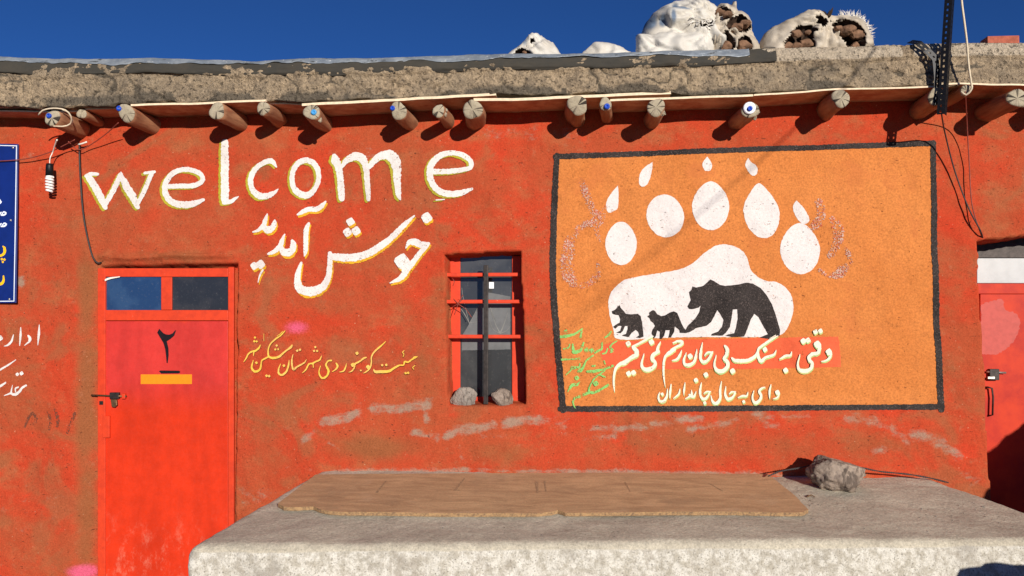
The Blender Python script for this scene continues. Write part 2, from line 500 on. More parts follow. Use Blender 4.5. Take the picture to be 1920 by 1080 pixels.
def foil_material():
    t = NT('silver_roof_sheet')
    n = t.noise(14, 6, 0.65, v=t.vec((0.6, 1, 1))); w = t.noise(40, 5, 0.7)
    c = t.mix(t.ramp(n, 0.35, 0.7), (0.20, 0.23, 0.27), (0.34, 0.37, 0.40))
    c = t.mix(t.ramp(w, 0.60, 0.68, 0, 0.7), c, (0.62, 0.62, 0.60))
    c = t.mix(t.ramp(t.noise(18, 6, 0.7, v=t.vec((0.5, 1, 1.6))), 0.42, 0.34, 0, 0.9), c, (0.06, 0.06, 0.055))
    return t.done(c, 0.42, t.bump(n, 0.6, 0.01), 0.35)
MAT['foil'] = foil_material()

def glass_material(name, col, col2, scale=2.2, rough=0.12):
    t = NT(name)
    n = t.noise(scale, 4, 0.6); d = t.noise(60, 6, 0.75)
    c = t.mix(t.ramp(n, 0.42, 0.60), col, col2)
    c = t.mix(t.ramp(d, 0.55, 0.80, 0, 0.30), c, (0.30, 0.29, 0.27))
    m = t.done(c, rough, t.bump(n, 0.03, 0.01))
    t.b.inputs['Specular IOR Level'].default_value = 0.5
    return m
MAT['glass_blue'] = glass_material('blue_backed_glass', (0.016, 0.042, 0.115), (0.026, 0.060, 0.14), 6)
MAT['glass_dark'] = glass_material('dusty_dark_glass', (0.022, 0.022, 0.025), (0.034, 0.032, 0.034), 6)
MAT['glass_win'] = glass_material('dusty_window_glass', (0.038, 0.040, 0.043), (0.060, 0.062, 0.064), 3)
MAT['pane_reflection'] = simple('grey_painted_reflection', (0.13, 0.135, 0.14), 0.4, var=0.12, scale=12)
MAT['crack'] = simple('crack_edge', (0.20, 0.20, 0.19), 0.4)

def bench_material():
    t = NT('limewashed_concrete')
    n1 = t.noise(3.0, 7, 0.65); n2 = t.noise(22, 7, 0.72); n3 = t.noise(110, 5, 0.72)
    top = t.mix(t.ramp(n1, 0.36, 0.66), (0.56, 0.505, 0.40), (0.45, 0.40, 0.315))
    top = t.mix(t.ramp(n2, 0.42, 0.7, 0, 0.55), top, (0.60, 0.54, 0.43))
    top = t.mix(t.ramp(n3, 0.40, 0.30, 0, 0.85), top, (0.17, 0.14, 0.12))
    top = t.mult(top, t.ramp(t.noise(60, 6, 0.75), 0.3, 0.7, 0.78, 1.14))
    wh = t.mix(t.ramp(n2, 0.40, 0.62), (0.66, 0.63, 0.565), (0.42, 0.385, 0.32))
    wh = t.mix(t.ramp(n3, 0.43, 0.35, 0, 0.9), wh, (0.20, 0.175, 0.145))
    wh = t.mix(t.ramp(t.noise(9, 6, 0.7), 0.54, 0.66, 0, 0.75), wh, (0.36, 0.32, 0.265))
    wh = t.mix(t.ramp(n1, 0.54, 0.68, 0, 0.75), wh, (0.33, 0.30, 0.26))
    wh = t.mix(t.ramp(t.noise(7, 6, 0.7, v=t.vec((1.6, 1.6, 0.35))), 0.52, 0.70, 0, 0.7), wh, (0.38, 0.345, 0.29))
    ckb = t.math('MULTIPLY', t.ramp(t.voro(2.3, 'DISTANCE_TO_EDGE'), 0.010, 0.002), t.ramp(n1, 0.46, 0.56))
    f = t.ramp(t.math('ADD', t.attr('lime'), t.math('MULTIPLY', t.math('ADD', n2, n1), 0.5)), 0.86, 1.08)
    c = t.mix(f, top, wh)
    c = t.mult(c, t.ramp(n3, 0.3, 0.7, 0.84, 1.10))
    h = t.math('ADD', t.math('MULTIPLY', n2, 1.0), t.math('MULTIPLY', n3, 0.5))
    return t.done(c, 0.92, t.bump(h, 0.6, 0.012))
MAT['bench'] = bench_material()

def board_material():
    t = NT('weathered_board')
    g = t.noise(6, 7, 0.68, v=t.vec((0.5, 2.2, 1)), dist=1.2)
    n = t.noise(3, 5, 0.6); n3 = t.noise(90, 5, 0.7)
    c = t.mix(t.ramp(g, 0.32, 0.70), (0.57, 0.365, 0.20), (0.40, 0.245, 0.132))
    c = t.mix(t.ramp(n, 0.52, 0.72, 0, 0.6), c, (0.33, 0.215, 0.125))
    c = t.mix(t.ramp(t.noise(1.7, 6, 0.65), 0.55, 0.70, 0, 0.55), c, (0.60, 0.43, 0.27))
    c = t.mix(t.ramp(t.noise(140, 3, 0.6), 0.36, 0.30, 0, 0.7), c, (0.16, 0.10, 0.06))
    c = t.mult(c, t.ramp(n3, 0.3, 0.7, 0.88, 1.08))
    return t.done(c, 0.85, t.bump(g, 0.5, 0.006))
MAT['board'] = board_material()
MAT['board_edge'] = simple('chipped_board_edge', (0.27, 0.165, 0.08), 0.9, var=0.4, scale=80, bump=0.8, dirt=(0.16, 0.10, 0.06))

def stone_material(name, a, b, dark, scale=9):
    t = NT(name).obj()
    n = t.noise(scale, 8, 0.7); n2 = t.noise(scale * 6, 6, 0.75)
    c = t.mix(t.ramp(n, 0.36, 0.66), a, b)
    c = t.mix(t.ramp(n2, 0.42, 0.30, 0, 0.8), c, dark)
    c = t.mix(t.ramp(t.noise(scale * 1.3, 5, 0.6, v=t.vec((1.6, 1, 0.7)), dist=1.5), 0.50, 0.60, 0, 0.8), c, dark)
    return t.done(c, 0.92, t.bump(t.math('ADD', n, t.math('MULTIPLY', n2, 0.5)), 0.9, 0.02))
MAT['stone'] = stone_material('grey_brown_stone', (0.38, 0.30, 0.24), (0.20, 0.155, 0.125), (0.09, 0.068, 0.055))
MAT['stone2'] = stone_material('grey_basalt', (0.36, 0.31, 0.265), (0.25, 0.215, 0.185), (0.12, 0.10, 0.085), 14)

def sack_material(name, a, b, c2=None, rough=0.55):
    t = NT(name)
    n = t.noise(5, 6, 0.6); w = t.noise(24, 6, 0.65, dist=1.2)
    c = t.mix(t.ramp(n, 0.4, 0.65), a, b)
    if c2: c = t.mix(t.ramp(t.attr('tint'), 0.3, 0.8), c, c2)
    return t.done(c, rough, t.bump(t.math('ADD', w, t.math('MULTIPLY', n, 1.5)), 0.22, 0.015))
MAT['sack_white'] = sack_material('white_woven_plastic', (0.58, 0.55, 0.50), (0.50, 0.46, 0.40), (0.12, 0.16, 0.225))
MAT['sack_tan'] = sack_material('dusty_woven_sack', (0.50, 0.435, 0.35), (0.36, 0.30, 0.23), (0.22, 0.19, 0.17))
MAT['sack_in'] = simple('dark_sack_inside', (0.05, 0.030, 0.020), 0.9, var=0.4, scale=20)
MAT['clod'] = simple('brown_dried_fuel', (0.16, 0.088, 0.052), 0.9, var=0.55, scale=16, bump=0.8, obj=True)
MAT['fray'] = simple('frayed_plastic_threads', (0.76, 0.72, 0.66), 0.7, var=0.1)
MAT['ground'] = simple('packed_earth', (0.125, 0.10, 0.075), 0.95, var=0.25, scale=2.0, bump=0.6)
MAT['brick'] = simple('red_brick', (0.36, 0.10, 0.06), 0.9, var=0.2, scale=30)

# ------------------------------------------------------------------ the ground
me = bpy.data.meshes.new('ground')
S = 400
o = mesh_obj('ground', [(-S, -S, 0), (S, -S, 0), (S, S, 0), (-S, S, 0)], [(0, 1, 2, 3)], MAT['ground'])
tag(o, 'packed brown earth in front of the house', kind='structure')

# ------------------------------------------------------------------ the house: wall
house = empty('mud_house', (0, 0, 0), 'low red mud-plastered house with painted walls and log eaves', 'house')
STEP = 0.010
xL = W(-430, 600).x; xR = W(2200, 600).x
zT = W(700, 182).z + 0.10
xs = np.arange(xL, xR, STEP); zs = np.arange(-0.02, zT, STEP)
X, Z = np.meshgrid(xs, zs, indexing='ij')
Y = wall_y(X, Z)

def opening(x0, x1, z0, z1, depth, sx0=0.016, sx1=0.016, sz1=0.018, sz0=0.02, seed=0, wob=0.012):
    wx = wob * (noise2(Z * 7, Z * 0 + seed, 31) - 0.5) * 2 + 0.006 * (noise2(Z * 25, X * 3, 35 + seed) - 0.5)
    wz = wob * (noise2(X * 7, X * 0 + seed, 33) - 0.5) * 2 + 0.006 * (noise2(X * 25, Z * 3, 37 + seed) - 0.5)
    a = np.clip((X - x0(Z) - wx) / sx0, 0, 1); b = np.clip((x1(Z) - X - wx) / sx1, 0, 1)
    c = np.clip((z1(X) - Z - wz) / sz1, 0, 1); d = np.clip((Z - z0(X) - wz) / sz0, 0, 1)
    return depth * np.minimum(np.minimum(a, b), np.minimum(c, d))

def lerpf(p, q):   # straight edge from survey point p to q: x as a function of z
    return lambda z: p.x + (q.x - p.x) * (z - p.z) / (q.z - p.z)
def lerpx(p, q):
    return lambda x: p.z + (q.z - p.z) * (x - p.x) / (q.x - p.x)

DOOR_D = 0.10
rec = opening(lerpf(W(183, 500), W(181, 1080)), lerpf(W(446, 500), W(441, 975)), lambda x: x * 0 - 1.0, lerpx(W(180, 496), W(440, 492)), DOOR_D, wob=0.003, sz1=0.03)
flat_ = rec / DOOR_D
# the plaster runs in towards the door on its left side
sl_ = 0.045 * sstep(W(134, 800).x, W(180, 800).x, X) * (X < W(300, 800).x) * sstep(W(150, 470).z, W(150, 540).z, Z)
rec = np.maximum(rec, sl_)
WIN_D = 0.20
r2_ = opening(lerpf(W(832, 474), W(839, 760)), lerpf(W(977, 474), W(987, 760)), lerpx(W(838, 762), W(985, 760)), lerpx(W(832, 476), W(977, 470)), WIN_D, seed=2, wob=0.005)
flat_ = np.maximum(flat_, r2_ / WIN_D); rec = np.maximum(rec, r2_)
FAR_D = 0.36
r2_ = opening(lerpf(W(1834, 452), W(1858, 935)), lambda z: z * 0 + W(2140, 600).x, lambda x: x * 0 - 1.0, lerpx(W(1834, 450), W(1920, 440)), FAR_D, seed=4, wob=0.006)
flat_ = np.maximum(flat_, r2_ / FAR_D); rec = np.maximum(rec, r2_)
# thick rolled lip of plaster over the door
arc = 0.030 * np.exp(-((X - W(345, 470).x) / 0.22) ** 2)
lip = np.exp(-((Z - W(310, 482).z - 0.4 * arc - 0.03 * (noise2(X * 5, Z * 0, 41) - 0.5)) / 0.026) ** 2) * sstep(W(165, 480).x, W(200, 480).x, X) * (1 - sstep(W(420, 480).x, W(450, 480).x, X))
ck = np.exp(-((Z - W(310, 480).z - arc - 0.030 * (fbm2(X * 9, Z * 0, 43, 4, 0.6) - 0.5)) / 0.007) ** 2) * sstep(W(190, 480).x, W(215, 480).x, X) * (1 - sstep(W(415, 480).x, W(440, 480).x, X))
Y = (Y - 0.030 * lip + 0.012 * (fbm2(X * 14, Z * 22, 47, 3) - 0.5) * lip + 0.016 * ck) * (1 - np.clip(flat_, 0, 1)) + rec
wall = grid_obj('wall', np.stack([X, Y, Z], -1), MAT['wall'], house)

def spots(lst):
    f = np.zeros_like(X)
    for (px, py, rx, ry, s) in lst:
        c = W(px, py); k = 5.6 / FPX
        f = np.maximum(f, s * np.exp(-((X - c.x) / (rx * k)) ** 2 - ((Z - c.z) / (ry * k)) ** 2))
    return f
def parse(txt):
    out = []
    for ln in txt.strip().split('\n'):
        ln = ln.strip()
        if not ln: continue
        v = [float(q) for q in ln.replace(',', ' ').split()]
        out.append([v[i:i + 3] for i in range(0, len(v), 3)])
    return out

def scrapes(ox, oy, sc, txt):
    f = np.zeros_like(X)
    wob = 0.022 * (fbm2(X * 9, Z * 9, 171, 3) - 0.5); wob2 = 0.022 * (fbm2(X * 9, Z * 9, 181, 3) - 0.5)
    for P_ in parse(txt):
        s_ = P_[0][2]
        pts_ = [W(ox + q[0] / sc, oy + q[1] / sc) for q in P_[1:]]
        for (a_, c_, wd) in zip(pts_[:-1], pts_[1:], [q[2] / sc / 2 * 5.6 / FPX for q in P_[1:]]):
            dx_, dz_ = c_.x - a_.x, c_.z - a_.z; l2 = dx_ * dx_ + dz_ * dz_
            t_ = np.clip(((X + wob - a_.x) * dx_ + (Z + wob2 - a_.z) * dz_) / l2, 0, 1)
            dd = np.hypot(X + wob - a_.x - t_ * dx_, Z + wob2 - a_.z - t_ * dz_)
            f = np.maximum(f, 0.64 * s_ * (1 - sstep(0.0, 2.6 * wd, dd)) ** 0.8)
    return f
GA = '''0 0 .85 350 290 30 425 240 30
0 0 .9 450 200 42 630 150 40
0 0 .5 580 90 30 650 100 30
0 0 .95 712 130 42 850 130 46 985 108 40
0 0 .9 975 115 30 995 195 20
0 0 .9 930 245 34 1040 272 36
0 0 .95 1085 270 30 1150 232 40 1335 212 42
0 0 .95 1390 202 44 1560 180 48
0 0 .65 1560 190 46 1690 212 40
0 0 .6 1260 270 26 1390 272 26
0 0 .7 490 305 20 540 335 20
0 0 .6 260 430 14 310 428 14
0 0 .5 1150 300 26 1170 390 30'''
GB_ = '''0 0 .85 160 150 24 400 145 24
0 0 .85 430 132 28 640 100 30
0 0 .8 590 152 24 700 140 24 800 108 26
0 0 .75 880 78 44 960 130 40
0 0 .6 140 190 34 260 185 30
0 0 .6 1000 92 24 1110 96 24
0 0 .75 1290 100 34 1480 140 36 1540 200 34
0 0 .8 1580 170 40 1700 210 40 1765 275 36
0 0 .7 1400 240 24 1510 242 22
0 0 .6 470 90 20 540 95 20
0 0 .55 1790 330 40 1850 380 40
0 0 .5 20 110 60 30 150 50'''
attr(wall, 'grey', np.maximum(np.maximum(scrapes(440, 720, 2.743, GA), scrapes(1040, 740, 2.341, GB_)), spots([ (740, 884, 170, 8, .62), (1200, 886, 420, 7, .62), (860, 882, 90, 9, .6), (480, 930, 40, 30, .42), (35, 528, 14, 14, .7),
                          (60, 300, 60, 30, .25), (960, 250, 150, 22, .33), (40, 960, 120, 120, .2), (700, 290, 60, 25, .28)])))
attr(wall, 'brown', spots([(158, 560, 22, 120, .75), (158, 760, 24, 200, .8), (158, 960, 24, 200, .7), (500, 480, 120, 60, .3), (100, 400, 90, 80, .3),
                           (540, 760, 90, 80, .4), (640, 850, 200, 50, .3), (800, 700, 40, 120, .5), (820, 560, 30, 90, .45), (1790, 560, 30, 160, .35),
                           (1200, 840, 160, 40, .4), (80, 800, 90, 50, .4), (20, 640, 60, 120, .25), (1420, 240, 60, 20, .3), (310, 480, 140, 18, .55), (700, 840, 110, 30, .75), (930, 850, 120, 30, .5), (1350, 835, 260, 40, .55), (1650, 840, 150, 40, .5), (200, 430, 100, 50, .35), (900, 330, 90, 60, .25)]))
attr(wall, 'pink', spots([(556, 614, 30, 16, .75), (152, 1074, 34, 16, 1.0)]))

# ------------------------------------------------------------------ painting on the wall
def conform(pts, off):
    x = np.array([p.x for p in pts]); z = np.array([p.z for p in pts])
    return np.stack([x, wall_y(x, z) - off, z], -1)

class Brush:
    """gathers brush strokes (lists of x, y, width taken from a survey sheet with origin ox, oy and scale s)"""
    def __init__(s): s.V = []; s.F = []; s.k = 0
    def stroke(s, P, off, dx=0, dy=0, grow=0.0, step=2.0, rag=0.10, flat=None):
        base = len(s.V)
        off = off + 0.00025 * s.k; s.k += 1
        Q = catmull(P, step)
        if len(P) == 1 or len(Q) < 2: return
        n = len(Q); L = []; 
        for i, q in enumerate(Q):
            a = Q[max(0, i - 1)]; b = Q[min(n - 1, i + 1)]
            t = b[:2] - a[:2]; l = math.hypot(*t) or 1.0
            nx, ny = -t[1] / l, t[0] / l
            w = max(0.6, q[2] + grow) / 2
            w1 = w * (1 + rag * (random.random() - 0.5) * 2); w2 = w * (1 + rag * (random.random() - 0.5) * 2)
            L.append(((q[0] + nx * w1 + dx, q[1] + ny * w1 + dy), (q[0] + dx, q[1] + dy), (q[0] - nx * w2 + dx, q[1] - ny * w2 + dy)))
        # rounded ends
        def cap(i, sgn):
            q = Q[i]; a = Q[max(0, i - 1)]; b = Q[min(n - 1, i + 1)]
            t = (b[:2] - a[:2]) * sgn; l = math.hypot(*t) or 1.0
            t = t / l; w = max(0.6, q[2] + grow) / 2
            out = []
            for ang in (math.radians(50), math.radians(80)):
                cx, cy = q[0] + t[0] * w * math.sin(ang) * 0.8 + dx, q[1] + t[1] * w * math.sin(ang) * 0.8 + dy
                ww = w * math.cos(ang); nx, ny = -t[1] * sgn, t[0] * sgn
                out.append(((cx + nx * ww, cy + ny * ww), (cx, cy), (cx - nx * ww, cy - ny * ww)))
            return out
        L = cap(0, -1)[::-1] + L + cap(n - 1, 1)
        pts = [W(*p) for r in L for p in r]
        s.V += [tuple(c) for c in (conform(pts, off) if flat is None else [(p.x, flat - off, p.z) for p in [W(p2[0], p2[1], flat) for r in L for p2 in r]])]
        for i in range(len(L) - 1):
            for k in (0, 1):
                a = base + i * 3 + k
                s.F.append((a, a + 1, a + 4, a + 3))
    def dot(s, cx, cy, r, off, dx=0, dy=0, flat=None):
        base = len(s.V); off = off + 0.00025 * s.k; s.k += 1
        n = 14; rot = random.random() * 6
        pts2 = [(cx + dx, cy + dy)]
        for k in range(n):
            a = 2 * math.pi * k / n
            rr = r * (1 + 0.16 * math.cos(4 * (a - 0.2)) * 0.7 + 0.10 * (random.random() - 0.5))
            pts2.append((cx + dx + rr * math.cos(a), cy + dy + rr * math.sin(a)))
        if flat is None: s.V += [tuple(c) for c in conform([W(*p) for p in pts2], off)]
        else: s.V += [(W(p[0], p[1], flat).x, flat - off, W(p[0], p[1], flat).z) for p in pts2]
        for k in range(n):
            s.F.append((base, base + 1 + k, base + 1 + (k + 1) % n))
    def sheet(s, ox, oy, sc, txt, off, dx=0, dy=0, grow=0.0, flat=None, rag=0.13):
        for P in parse(txt):
            P = [[ox + p[0] / sc, oy + p[1] / sc, p[2] / sc] for p in P]
            if len(P) == 1: s.dot(P[0][0], P[0][1], P[0][2] + grow / 2, off, dx, dy, flat)
            else: s.stroke(P, off, dx, dy, grow, flat=flat, rag=rag)
    def build(s, name, mat, parent): return mesh_obj(name, s.V, s.F, mat, parent, smooth=False)

def fill(name, poly, mat, parent, off, spacing=6.0, rag=0.5, smooth_curve=False, flat=None):
    """a painted area: outline in survey pixels, laid on the plaster"""
    if smooth_curve:
        poly = [tuple(q[:2]) for q in catmull([(*p, 0) for p in poly] + [(*poly[0], 0)], 3.0)][:-1]
    R = []
    for i in range(len(poly)):
        a = np.array(poly[i], float); b = np.array(poly[(i + 1) % len(poly)], float)
        n = max(1, int(np.linalg.norm(b - a) / 3.0))
        for k in range(n):
            q = a + (b - a) * k / n
            R.append((q[0] + rag * (random.random() - 0.5), q[1] + rag * (random.random() - 0.5)))
    P = np.array(R); nb = len(P)
    gx, gy = np.meshgrid(np.arange(P[:, 0].min(), P[:, 0].max(), spacing), np.arange(P[:, 1].min(), P[:, 1].max(), spacing))
    gp = np.stack([gx.ravel(), gy.ravel()], -1)
    inside = np.zeros(len(gp), bool)
    for i in range(nb):
        x1, y1 = P[i]; x2, y2 = P[(i + 1) % nb]
        c = ((y1 > gp[:, 1]) != (y2 > gp[:, 1])) & (gp[:, 0] < (x2 - x1) * (gp[:, 1] - y1) / (y2 - y1 + 1e-12) + x1)
        inside ^= c
    gp = gp[inside]
    vs = [Vector(p) for p in P] + [Vector(p) for p in gp]
    r = delaunay_2d_cdt(vs, [], [list(range(nb))], 1, 1e-5)
    if flat is None:
        V = conform([W(v[0], v[1]) for v in r[0]], off)
    else:
        V = [(W(v[0], v[1], flat).x, flat - off, W(v[0], v[1], flat).z) for v in r[0]]
    return mesh_obj(name, V, [tuple(f) for f in r[2]], mat, parent, smooth=True)

# --- "welcome"
WA = """110 520 95 190 640 95 270 780 95 345 935 60
70 505 45 140 475 55 240 478 40
335 900 60 430 720 72 540 500 70 552 455 25
550 500 70 630 640 100 720 790 100 790 930 60
775 900 50 850 760 62 920 610 62 985 455 55
880 468 40 1015 450 40
1185 645 62 1350 640 62 1500 635 66 1600 605 66 1655 550 62 1610 465 66 1450 415 66 1300 445 70 1195 535 72 1145 650 74 1170 780 80 1250 860 85 1380 890 90 1530 880 85 1675 825 40"""
WB = """222 115 95 210 300 98 205 500 98 210 700 98 215 850 95
200 880 50 290 862 55 340 825 38 380 798 12
865 425 20 800 350 70 700 375 62 600 440 66 540 550 66 540 660 68 585 745 76 665 795 85 760 790 80 840 750 52 890 705 10
1240 335 72 1150 372 70 1085 460 66 1065 570 64 1085 680 68 1150 755 78 1240 785 85 1320 740 70 1380 650 62 1400 560 62 1385 450 66 1330 372 70 1240 335 72"""
WC = """170 205 60 185 255 105 222 330 88 245 450 80 255 600 80 262 725 70
265 345 40 330 262 75 420 220 95 500 232 105 550 310 78 570 430 72 580 600 64 588 735 50
598 350 60 660 268 75 750 210 95 840 205 125 908 275 125 930 400 100 935 550 82 950 680 62 972 735 22
1360 405 62 1600 397 60 1790 365 52 1822 320 56 1800 262 60 1720 208 65 1600 182 60 1470 205 68 1370 285 75 1325 390 75 1345 520 75 1420 620 75 1540 668 75 1700 652 68 1830 605 30
1400 742 14 1500 735 14"""
KD = """530 175 20 580 148 42 640 118 52 720 118 52 770 88 45 812 42 20
645 262 25 620 330 50 615 450 46 612 550 42 600 598 10
402 375 14 378 430 40 360 490 50 300 550 45 238 575 22
360 500 50 390 550 70 440 562 78 480 530 64 492 470 58 480 440 32
225 170 16 205 230 44 185 290 50 130 335 32 78 352 14
185 300 50 230 330 74 280 310 58 300 260 46 303 235 22
92 695 38
160 680 44
182 735 20 150 790 18 132 862 8
570 660 22 545 740 46 530 840 62 560 925 85 650 955 92 760 922 82 830 840 64 856 720 54 862 565 44"""
KE = """-5 640 70 150 655 92 300 650 92 450 608 82 600 518 80 750 400 70 880 270 60 1005 160 18
240 230 48
205 355 50
310 340 52
1150 185 62
900 545 12 940 475 55 1000 470 82 1080 500 78 1175 490 36
1160 505 46 1080 585 55 1000 690 62 920 790 72
855 700 85
890 760 90 890 840 74 820 910 56 715 958 14"""
b = Brush(); b2 = Brush()
for bb, off, kw in ((b2, 0.003, dict(dx=-4.5, dy=2.5)), (b, 0.0055, {})):
    bb.sheet(150, 260, 7.2, WA, off, **kw); bb.sheet(390, 250, 6.752, WB, off, **kw); bb.sheet(600, 260, 6.4, WC, off, **kw)
b2.build('lettering_shade', MAT['olive'], wall)
b.build('lettering', MAT['white'], wall)
b = Brush(); b2 = Brush()
for bb, off, kw in ((b2, 0.003, dict(dx=2.0, dy=4.0)), (b, 0.0055, {})):
    bb.sheet(460, 370, 5.4, KD, off, **kw); bb.sheet(620, 380, 6.352, KE, off, **kw)
b2.build('lettering_shade', MAT['yellow'], wall)
b.build('lettering', MAT['white'], wall)

# --- the ochre line under it
YF = """262 205 18
248 268 19
288 270 17
350 330 12 320 382 28 260 430 30 200 442 28 140 482 25 100 560 22 62 618 8
235 440 20 228 512 12
415 140 8 415 265 8
772 92 12 700 170 22 600 240 24 510 330 22 478 430 22 490 520 30 560 550 40 660 530 36 740 465 28 810 410 26 868 368 42 890 332 22
735 100 8 690 145 10 640 180 8
630 340 18
605 405 18
655 400 17
480 530 25 430 560 24 375 592 22 362 660 26 340 740 32 270 780 38 215 750 36 200 690 28 227 588 10
280 632 22
455 850 22
500 855 20
838 588 10 825 680 28 790 780 30 720 835 34 665 810 32 660 740 24 692 648 8
748 680 22
908 488 10 885 590 26 890 690 28 915 745 34 970 700 28 1060 652 26 1110 620 20 1137 572 8
980 425 20
1030 410 20
1392 512 8 1360 580 26 1290 610 24 1240 640 28 1180 650 24 1130 740 22 1066 802 8
1250 640 20 1255 708 12
1285 365 18
1265 430 18
1315 430 18
1555 590 26 1500 600 22 1465 660 26 1490 720 34 1510 770 34 1480 850 30 1410 890 34 1360 840 26 1350 770 18 1377 678 8"""
YG = """190 545 18 215 590 32 195 640 24 128 692 8
362 552 8 345 620 22 310 680 24 248 697 10
470 575 34
505 565 28 490 630 26 450 680 20 398 702 8
500 560 26 560 530 26 610 500 24 650 465 32 697 448 18
540 380 26
605 670 14
1022 183 10 940 260 24 840 350 24 785 440 24 780 540 22 760 620 26 710 680 22 648 717 8
725 610 32
820 645 10 840 690 42 940 690 48 1080 680 42 1180 620 32 1260 582 26 1325 578 22 1345 520 28 1400 530 24 1460 490 24 1520 450 36 1562 438 14
965 580 20
1035 575 20
1342 333 10 1310 365 18 1335 392 14 1318 442 8
1522 583 10 1480 620 16 1502 652 10
1360 715 20
1405 710 20"""
b = Brush(); b2 = Brush()
for bb, off, kw in ((b2, 0.003, dict(dx=1.0, dy=1.0)), (b, 0.0055, {})):
    bb.sheet(450, 610, 9, YF, off, **kw); bb.sheet(610, 620, 9, YG, off, **kw)
b2.build('lettering_shade', MAT['ochre_dark'], wall)
b.build('lettering', MAT['gold'], wall)

# --- white words at the left edge
LK = """457 122 10 450 230 30 438 362 8
325 248 18 345 282 34 335 320 24 283 367 8
242 152 10 238 250 27 226 367 10
152 238 8 130 310 24 90 360 23 42 376 6
-10 280 34
182 538 10 90 600 20 0 655 22 -60 692 22
205 710 20
255 700 23
315 842 24 270 872 26 245 910 28 190 948 34 140 932 24 152 838 6
195 920 14 190 880 20 225 862 20
140 932 25 55 963 8
68 808 20 30 835 26 -20 862 26"""
LKs = LK.split('\n')
for part in (LKs[:5], LKs[5:]):
    b = Brush(); b.sheet(0, 590, 6.35, '\n'.join(part), 0.004); b.build('lettering', MAT['white'], wall)

MAT['smudge'] = paint('dark_smudge', (0.17, 0.058, 0.035), worn=(0.40, 0.06, 0.03), amount=0.8, hole=0.85)
b = Brush(); b.sheet(0, 560, 2.075, '''95 500 8 110 465 10 128 445 10 140 470 12 128 492 10
185 440 9 196 470 12 192 508 10
215 430 10 226 465 13 222 498 9
292 445 10 276 480 13 262 522 10''', 0.003, rag=0.3); b.build('smudge', MAT['smudge'], wall)

# ------------------------------------------------------------------ mural
mural = fill('mural', [(1045, 295), (1180, 291), (1400, 284), (1600, 277), (1748, 271), (1752, 400), (1757, 600), (1764, 765), (1500, 766), (1200, 767), (1055, 767), (1046, 640), (1038, 520), (1040, 400)], MAT['mural'], house, 0.002, 8)
mural['label'] = 'orange wall painting of a white paw print in a black frame'
b = Brush()
for P in ([(1041, 293, 11), (1180, 289, 10), (1400, 281, 10), (1600, 274, 10), (1753, 268, 10)], [(1751, 266, 10), (1752, 400, 11), (1757, 600, 12), (1766, 769, 12)],
          [(1768, 763, 11), (1600, 764, 10), (1300, 766, 11), (1050, 767, 11)], [(1044, 290, 10), (1039, 400, 12), (1037, 520, 12), (1045, 640, 12), (1056, 770, 12)]):
    b.stroke([list(p) for p in P], 0.005, step=2.5, rag=0.14)
b.build('border', MAT['black'], mural)
fill('text_band', [(1125, 650), (1150, 640), (1300, 636), (1480, 633), (1572, 631), (1575, 660), (1576, 688), (1400, 692), (1200, 692), (1140, 690), (1128, 672)], MAT['salmon'], mural, 0.003, 7, 1.5)

def egg(x0, x1, y0, y1, point=0.0, tilt=0.0, n=40):
    cx, cy, rx, ry = (x0 + x1) / 2, (y0 + y1) / 2, (x1 - x0) / 2, (y1 - y0) / 2
    out = []
    for k in range(n):
        a = 2 * math.pi * k / n
        u, v = math.cos(a), math.sin(a)          # v < 0 is up
        w = 1 - point * max(0, -v) ** 1.5
        px, py = u * rx * w, v * ry
        px += tilt * (-py)
        out.append((cx + px, cy + py))
    return out
paws = [egg(1135, 1194, 415, 497, 0.18), egg(1212, 1282, 365, 445, 0.05, -0.06), egg(1297, 1367, 341, 432, 0.22), egg(1393, 1461, 344, 447, 0.55, -0.10), egg(1462, 1538, 418, 514, 0.25, -0.02),
        [(1159, 347), (1160, 372), (1158, 390), (1149, 396), (1141, 398), (1137, 390), (1138, 376), (1146, 362)],
        [(1224, 304), (1222, 322), (1216, 342), (1208, 350), (1200, 347), (1198, 334), (1203, 320), (1212, 311)],
        [(1326, 294), (1332, 304), (1335, 312), (1331, 320), (1322, 321), (1317, 314), (1317, 305), (1322, 299)],
        [(1402, 297), (1407, 304), (1416, 310), (1420, 319), (1417, 328), (1410, 330), (1402, 321), (1397, 309)],
        [(1493, 376), (1503, 386), (1512, 399), (1518, 413), (1512, 419), (1504, 419), (1494, 409), (1487, 393), (1488, 382)]]
for P in paws:
    fill('paw_print', P, MAT['paw'], mural, 0.004, 6, 0.9, smooth_curve=len(P) < 12)
fill('paw_print', [(1170, 525), (1195, 519), (1230, 513), (1270, 506), (1295, 496), (1320, 475), (1342, 461), (1365, 459), (1388, 468), (1400, 483), (1407, 505), (1420, 519), (1437, 527), (1455, 529), (1472, 539), (1484, 557),
                   (1487, 580), (1482, 602), (1471, 622), (1455, 630), (1400, 632), (1300, 632), (1230, 634), (1160, 636), (1150, 617), (1143, 590), (1141, 562), (1150, 542)], MAT['paw'], mural, 0.004, 6, 0.9, smooth_curve=True)
MB_ = """868,300 905,235 890,180 888,150 910,130 920,95 960,105 1030,90 1060,65 1105,22 1150,40 1200,75 1260,88 1380,75 1480,55 1540,65 1620,110 1680,180 1740,280 1790,420 1825,550 1820,605 1770,600 1720,635 1610,620 1700,585 1650,500 1600,410 1555,375 1520,430 1465,580 1450,608 1330,615 1255,600 1290,585 1350,575 1370,510 1385,420 1380,330 1335,330 1320,430 1305,510 1265,570 1230,600 1110,598 1120,580 1180,560 1225,510 1240,440 1200,370 1175,335 1145,400 1110,460 1060,500 960,520 900,560 850,575 840,560 870,500 950,420 990,360 1005,290 985,310 930,328 885,325"""
